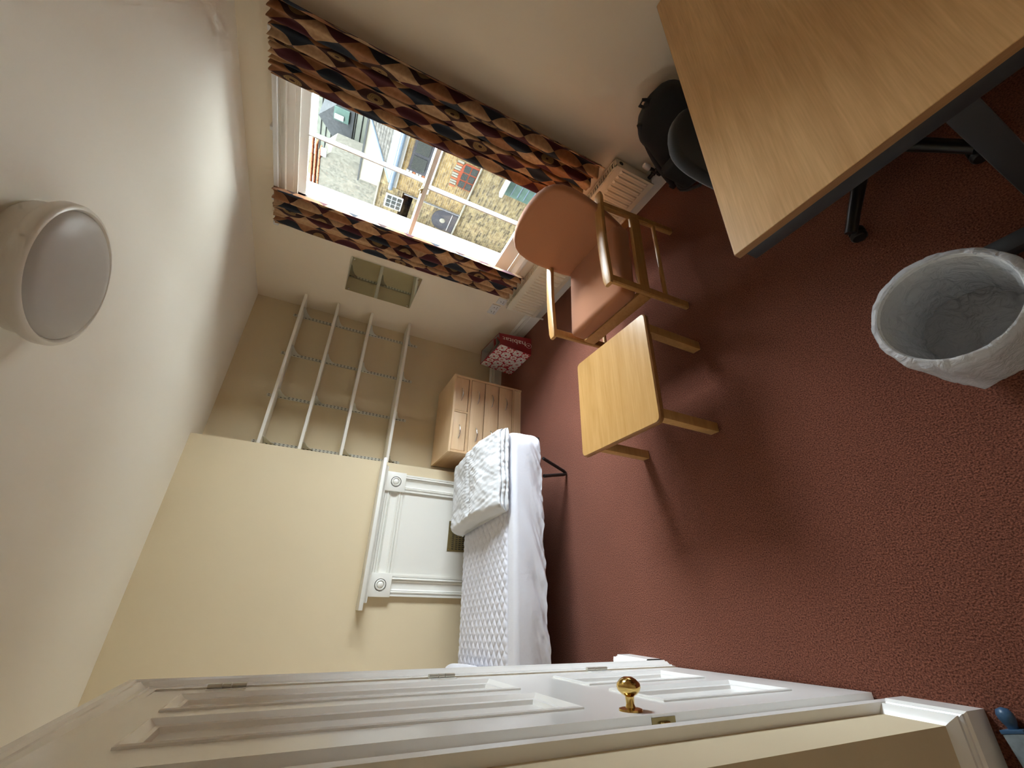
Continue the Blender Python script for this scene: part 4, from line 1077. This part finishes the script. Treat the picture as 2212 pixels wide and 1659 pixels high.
part('door_bar', MB().box(-10.1, -9.14, YF-.07, YF-.05, -1.34, -1.31), 'render_white', a_)
part('drainpipe', MB().tube([(-8.98, YF-.1, .9), (-8.98, YF-.1, -1.6)], .03, 8), 'black_metal', bd)
g_ = part('green_door', MB().rbox(-7.05, -6.0, YF-.12, YF-.03, -4.6, -2.85, .02), 'teal_door', bd)
part('door_hood', MB().rbox(-7.10, -5.95, YF-.35, YF-.03, -2.85, -2.70, .02), 'render_white', bd)
for k in range(5): part('door_slat', MB().box(-6.95, -6.1, YF-.14, YF-.12, -4.4+k*.30, -4.37+k*.30), 'lead_blue', g_)
d_ = part('loft_window', MB().box(-7.82, -5.4, YF-.05, YF+.02, .30, 1.05), 'grey_timber', bd)
for i in range(3): part('pane', MB().box(-7.7+i*.75, -7.1+i*.75, YF-.07, YF-.045, .42, .95), 'dark_glass', d_)
for i in range(7): part('quoin', MB().box(-8.02+.0*i, -7.82, YF-.03, YF+.02, .20+i*.13, .30+i*.13), 'terracotta' if i % 3 == 1 else 'render_white', bd)
ww = part('white_window', MB().box(-10.02, -9.32, YF-.07, YF-.02, .86, 1.60), 'window_white', bd)
for i in range(3):
    for j in range(3): part('pane', MB().box(-9.97+i*.215, -9.80+i*.215, YF-.085, YF-.065, .91+j*.22, 1.09+j*.22), 'dark_glass', ww)
part('window_wall', MB().box(-10.35, -8.95, YF-.02, YF+3, .5, 1.95), 'old_brick', bd)
part('wall_coping', MB().box(-10.4, -8.9, YF-.08, YF+3, 1.95, 2.02), 'parapet_stone', bd)
gt = part('gutter', MB().tube([(-9.0, YF-.12, 1.50), (6, YF-.12, 1.50)], .09, 10), 'lead_blue', bd)
part('fascia', MB().box(-8.9, 6, YF-.08, YF, 1.28, 1.52), 'render_white', bd)
# main roof: lead flashing strip then slates
part('roof', MB().add([(-8.7, YF-.1, 1.58), (6, YF-.1, 1.58), (6, YF+1.6, 3.0), (-7.1, YF+1.6, 3.0), (-8.7, YF-.1, 1.50), (6, YF-.1, 1.50), (6, YF+1.6, 2.92), (-7.1, YF+1.6, 2.92)], [(0, 1, 2, 3), (7, 6, 5, 4), (0, 4, 5, 1), (1, 5, 6, 2), (2, 6, 7, 3), (3, 7, 4, 0)]), 'slate_rows', bd)
part('hip_cap', MB().tube([(-8.7, YF-.1, 1.60), (-7.1, YF+1.6, 3.03)], .05, 8), 'lead_blue', bd)
part('flashing', MB().add([(-8.75, YF-.13, 1.60), (6, YF-.13, 1.60), (6, YF+.18, 1.86), (-8.4, YF+.18, 1.86)], [(0, 1, 2, 3)]), 'lead_blue', bd)
# far house with mossy slate roof
fh = thing('slate_roofed_house', 'far house with a broad mossy slate roof and dormer beyond the brick building', 'building', (-9, 20, -7))
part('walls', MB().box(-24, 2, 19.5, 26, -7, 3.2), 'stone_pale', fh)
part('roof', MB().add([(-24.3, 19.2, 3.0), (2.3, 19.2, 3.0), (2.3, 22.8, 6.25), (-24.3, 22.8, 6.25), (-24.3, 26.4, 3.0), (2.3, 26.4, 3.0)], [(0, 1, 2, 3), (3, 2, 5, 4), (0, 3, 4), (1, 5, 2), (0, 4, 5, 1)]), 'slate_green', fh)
dm = part('dormer', MB().prism([(-13.3, 4.0), (-13.3, 4.9), (-12.3, 5.75), (-11.3, 4.9), (-11.3, 4.0)], 20.2, 22.5, axis='y'), 'slate', fh)
part('dormer_window', MB().box(-12.1, -11.4, 20.10, 20.20, 4.25, 5.0), 'teal_door', dm); part('pane', MB().box(-12.0, -11.75, 20.05, 20.12, 4.5, 4.95), 'window_white', dm)
for k in range(9): part('roof_course', MB().box(-24, 2, 19.35+k*.38, 19.50+k*.38, 3.20+k*.345, 3.225+k*.345), 'slate', fh)
part('chimney', MB().box(-18.0, -17.2, 22.2, 23.2, 5.8, 7.6), 'old_brick', fh)
# stone outbuilding with clay tiles
so = thing('stone_outbuilding', 'pale rubble-stone outbuilding with clay tiles left of the slate roof', 'building', (-13, 18, -7))
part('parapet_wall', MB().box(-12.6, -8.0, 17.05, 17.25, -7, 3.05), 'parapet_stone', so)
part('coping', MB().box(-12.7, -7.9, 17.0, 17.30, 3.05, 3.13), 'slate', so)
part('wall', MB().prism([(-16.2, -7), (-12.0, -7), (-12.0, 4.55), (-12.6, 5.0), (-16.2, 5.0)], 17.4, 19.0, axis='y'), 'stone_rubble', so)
for k in range(7):
    for j in range(3):
        part('clay_tile', MB().rbox(-15.4+k*.47, -14.96+k*.47, 17.35+j*.35, 17.80+j*.35, 5.02+j*.24, 5.10+j*.24, .02, 1), 'terracotta', so)
part('roof_window', MB().box(-12.35, -11.95, 17.30, 17.42, 4.75, 5.0), 'window_white', so)
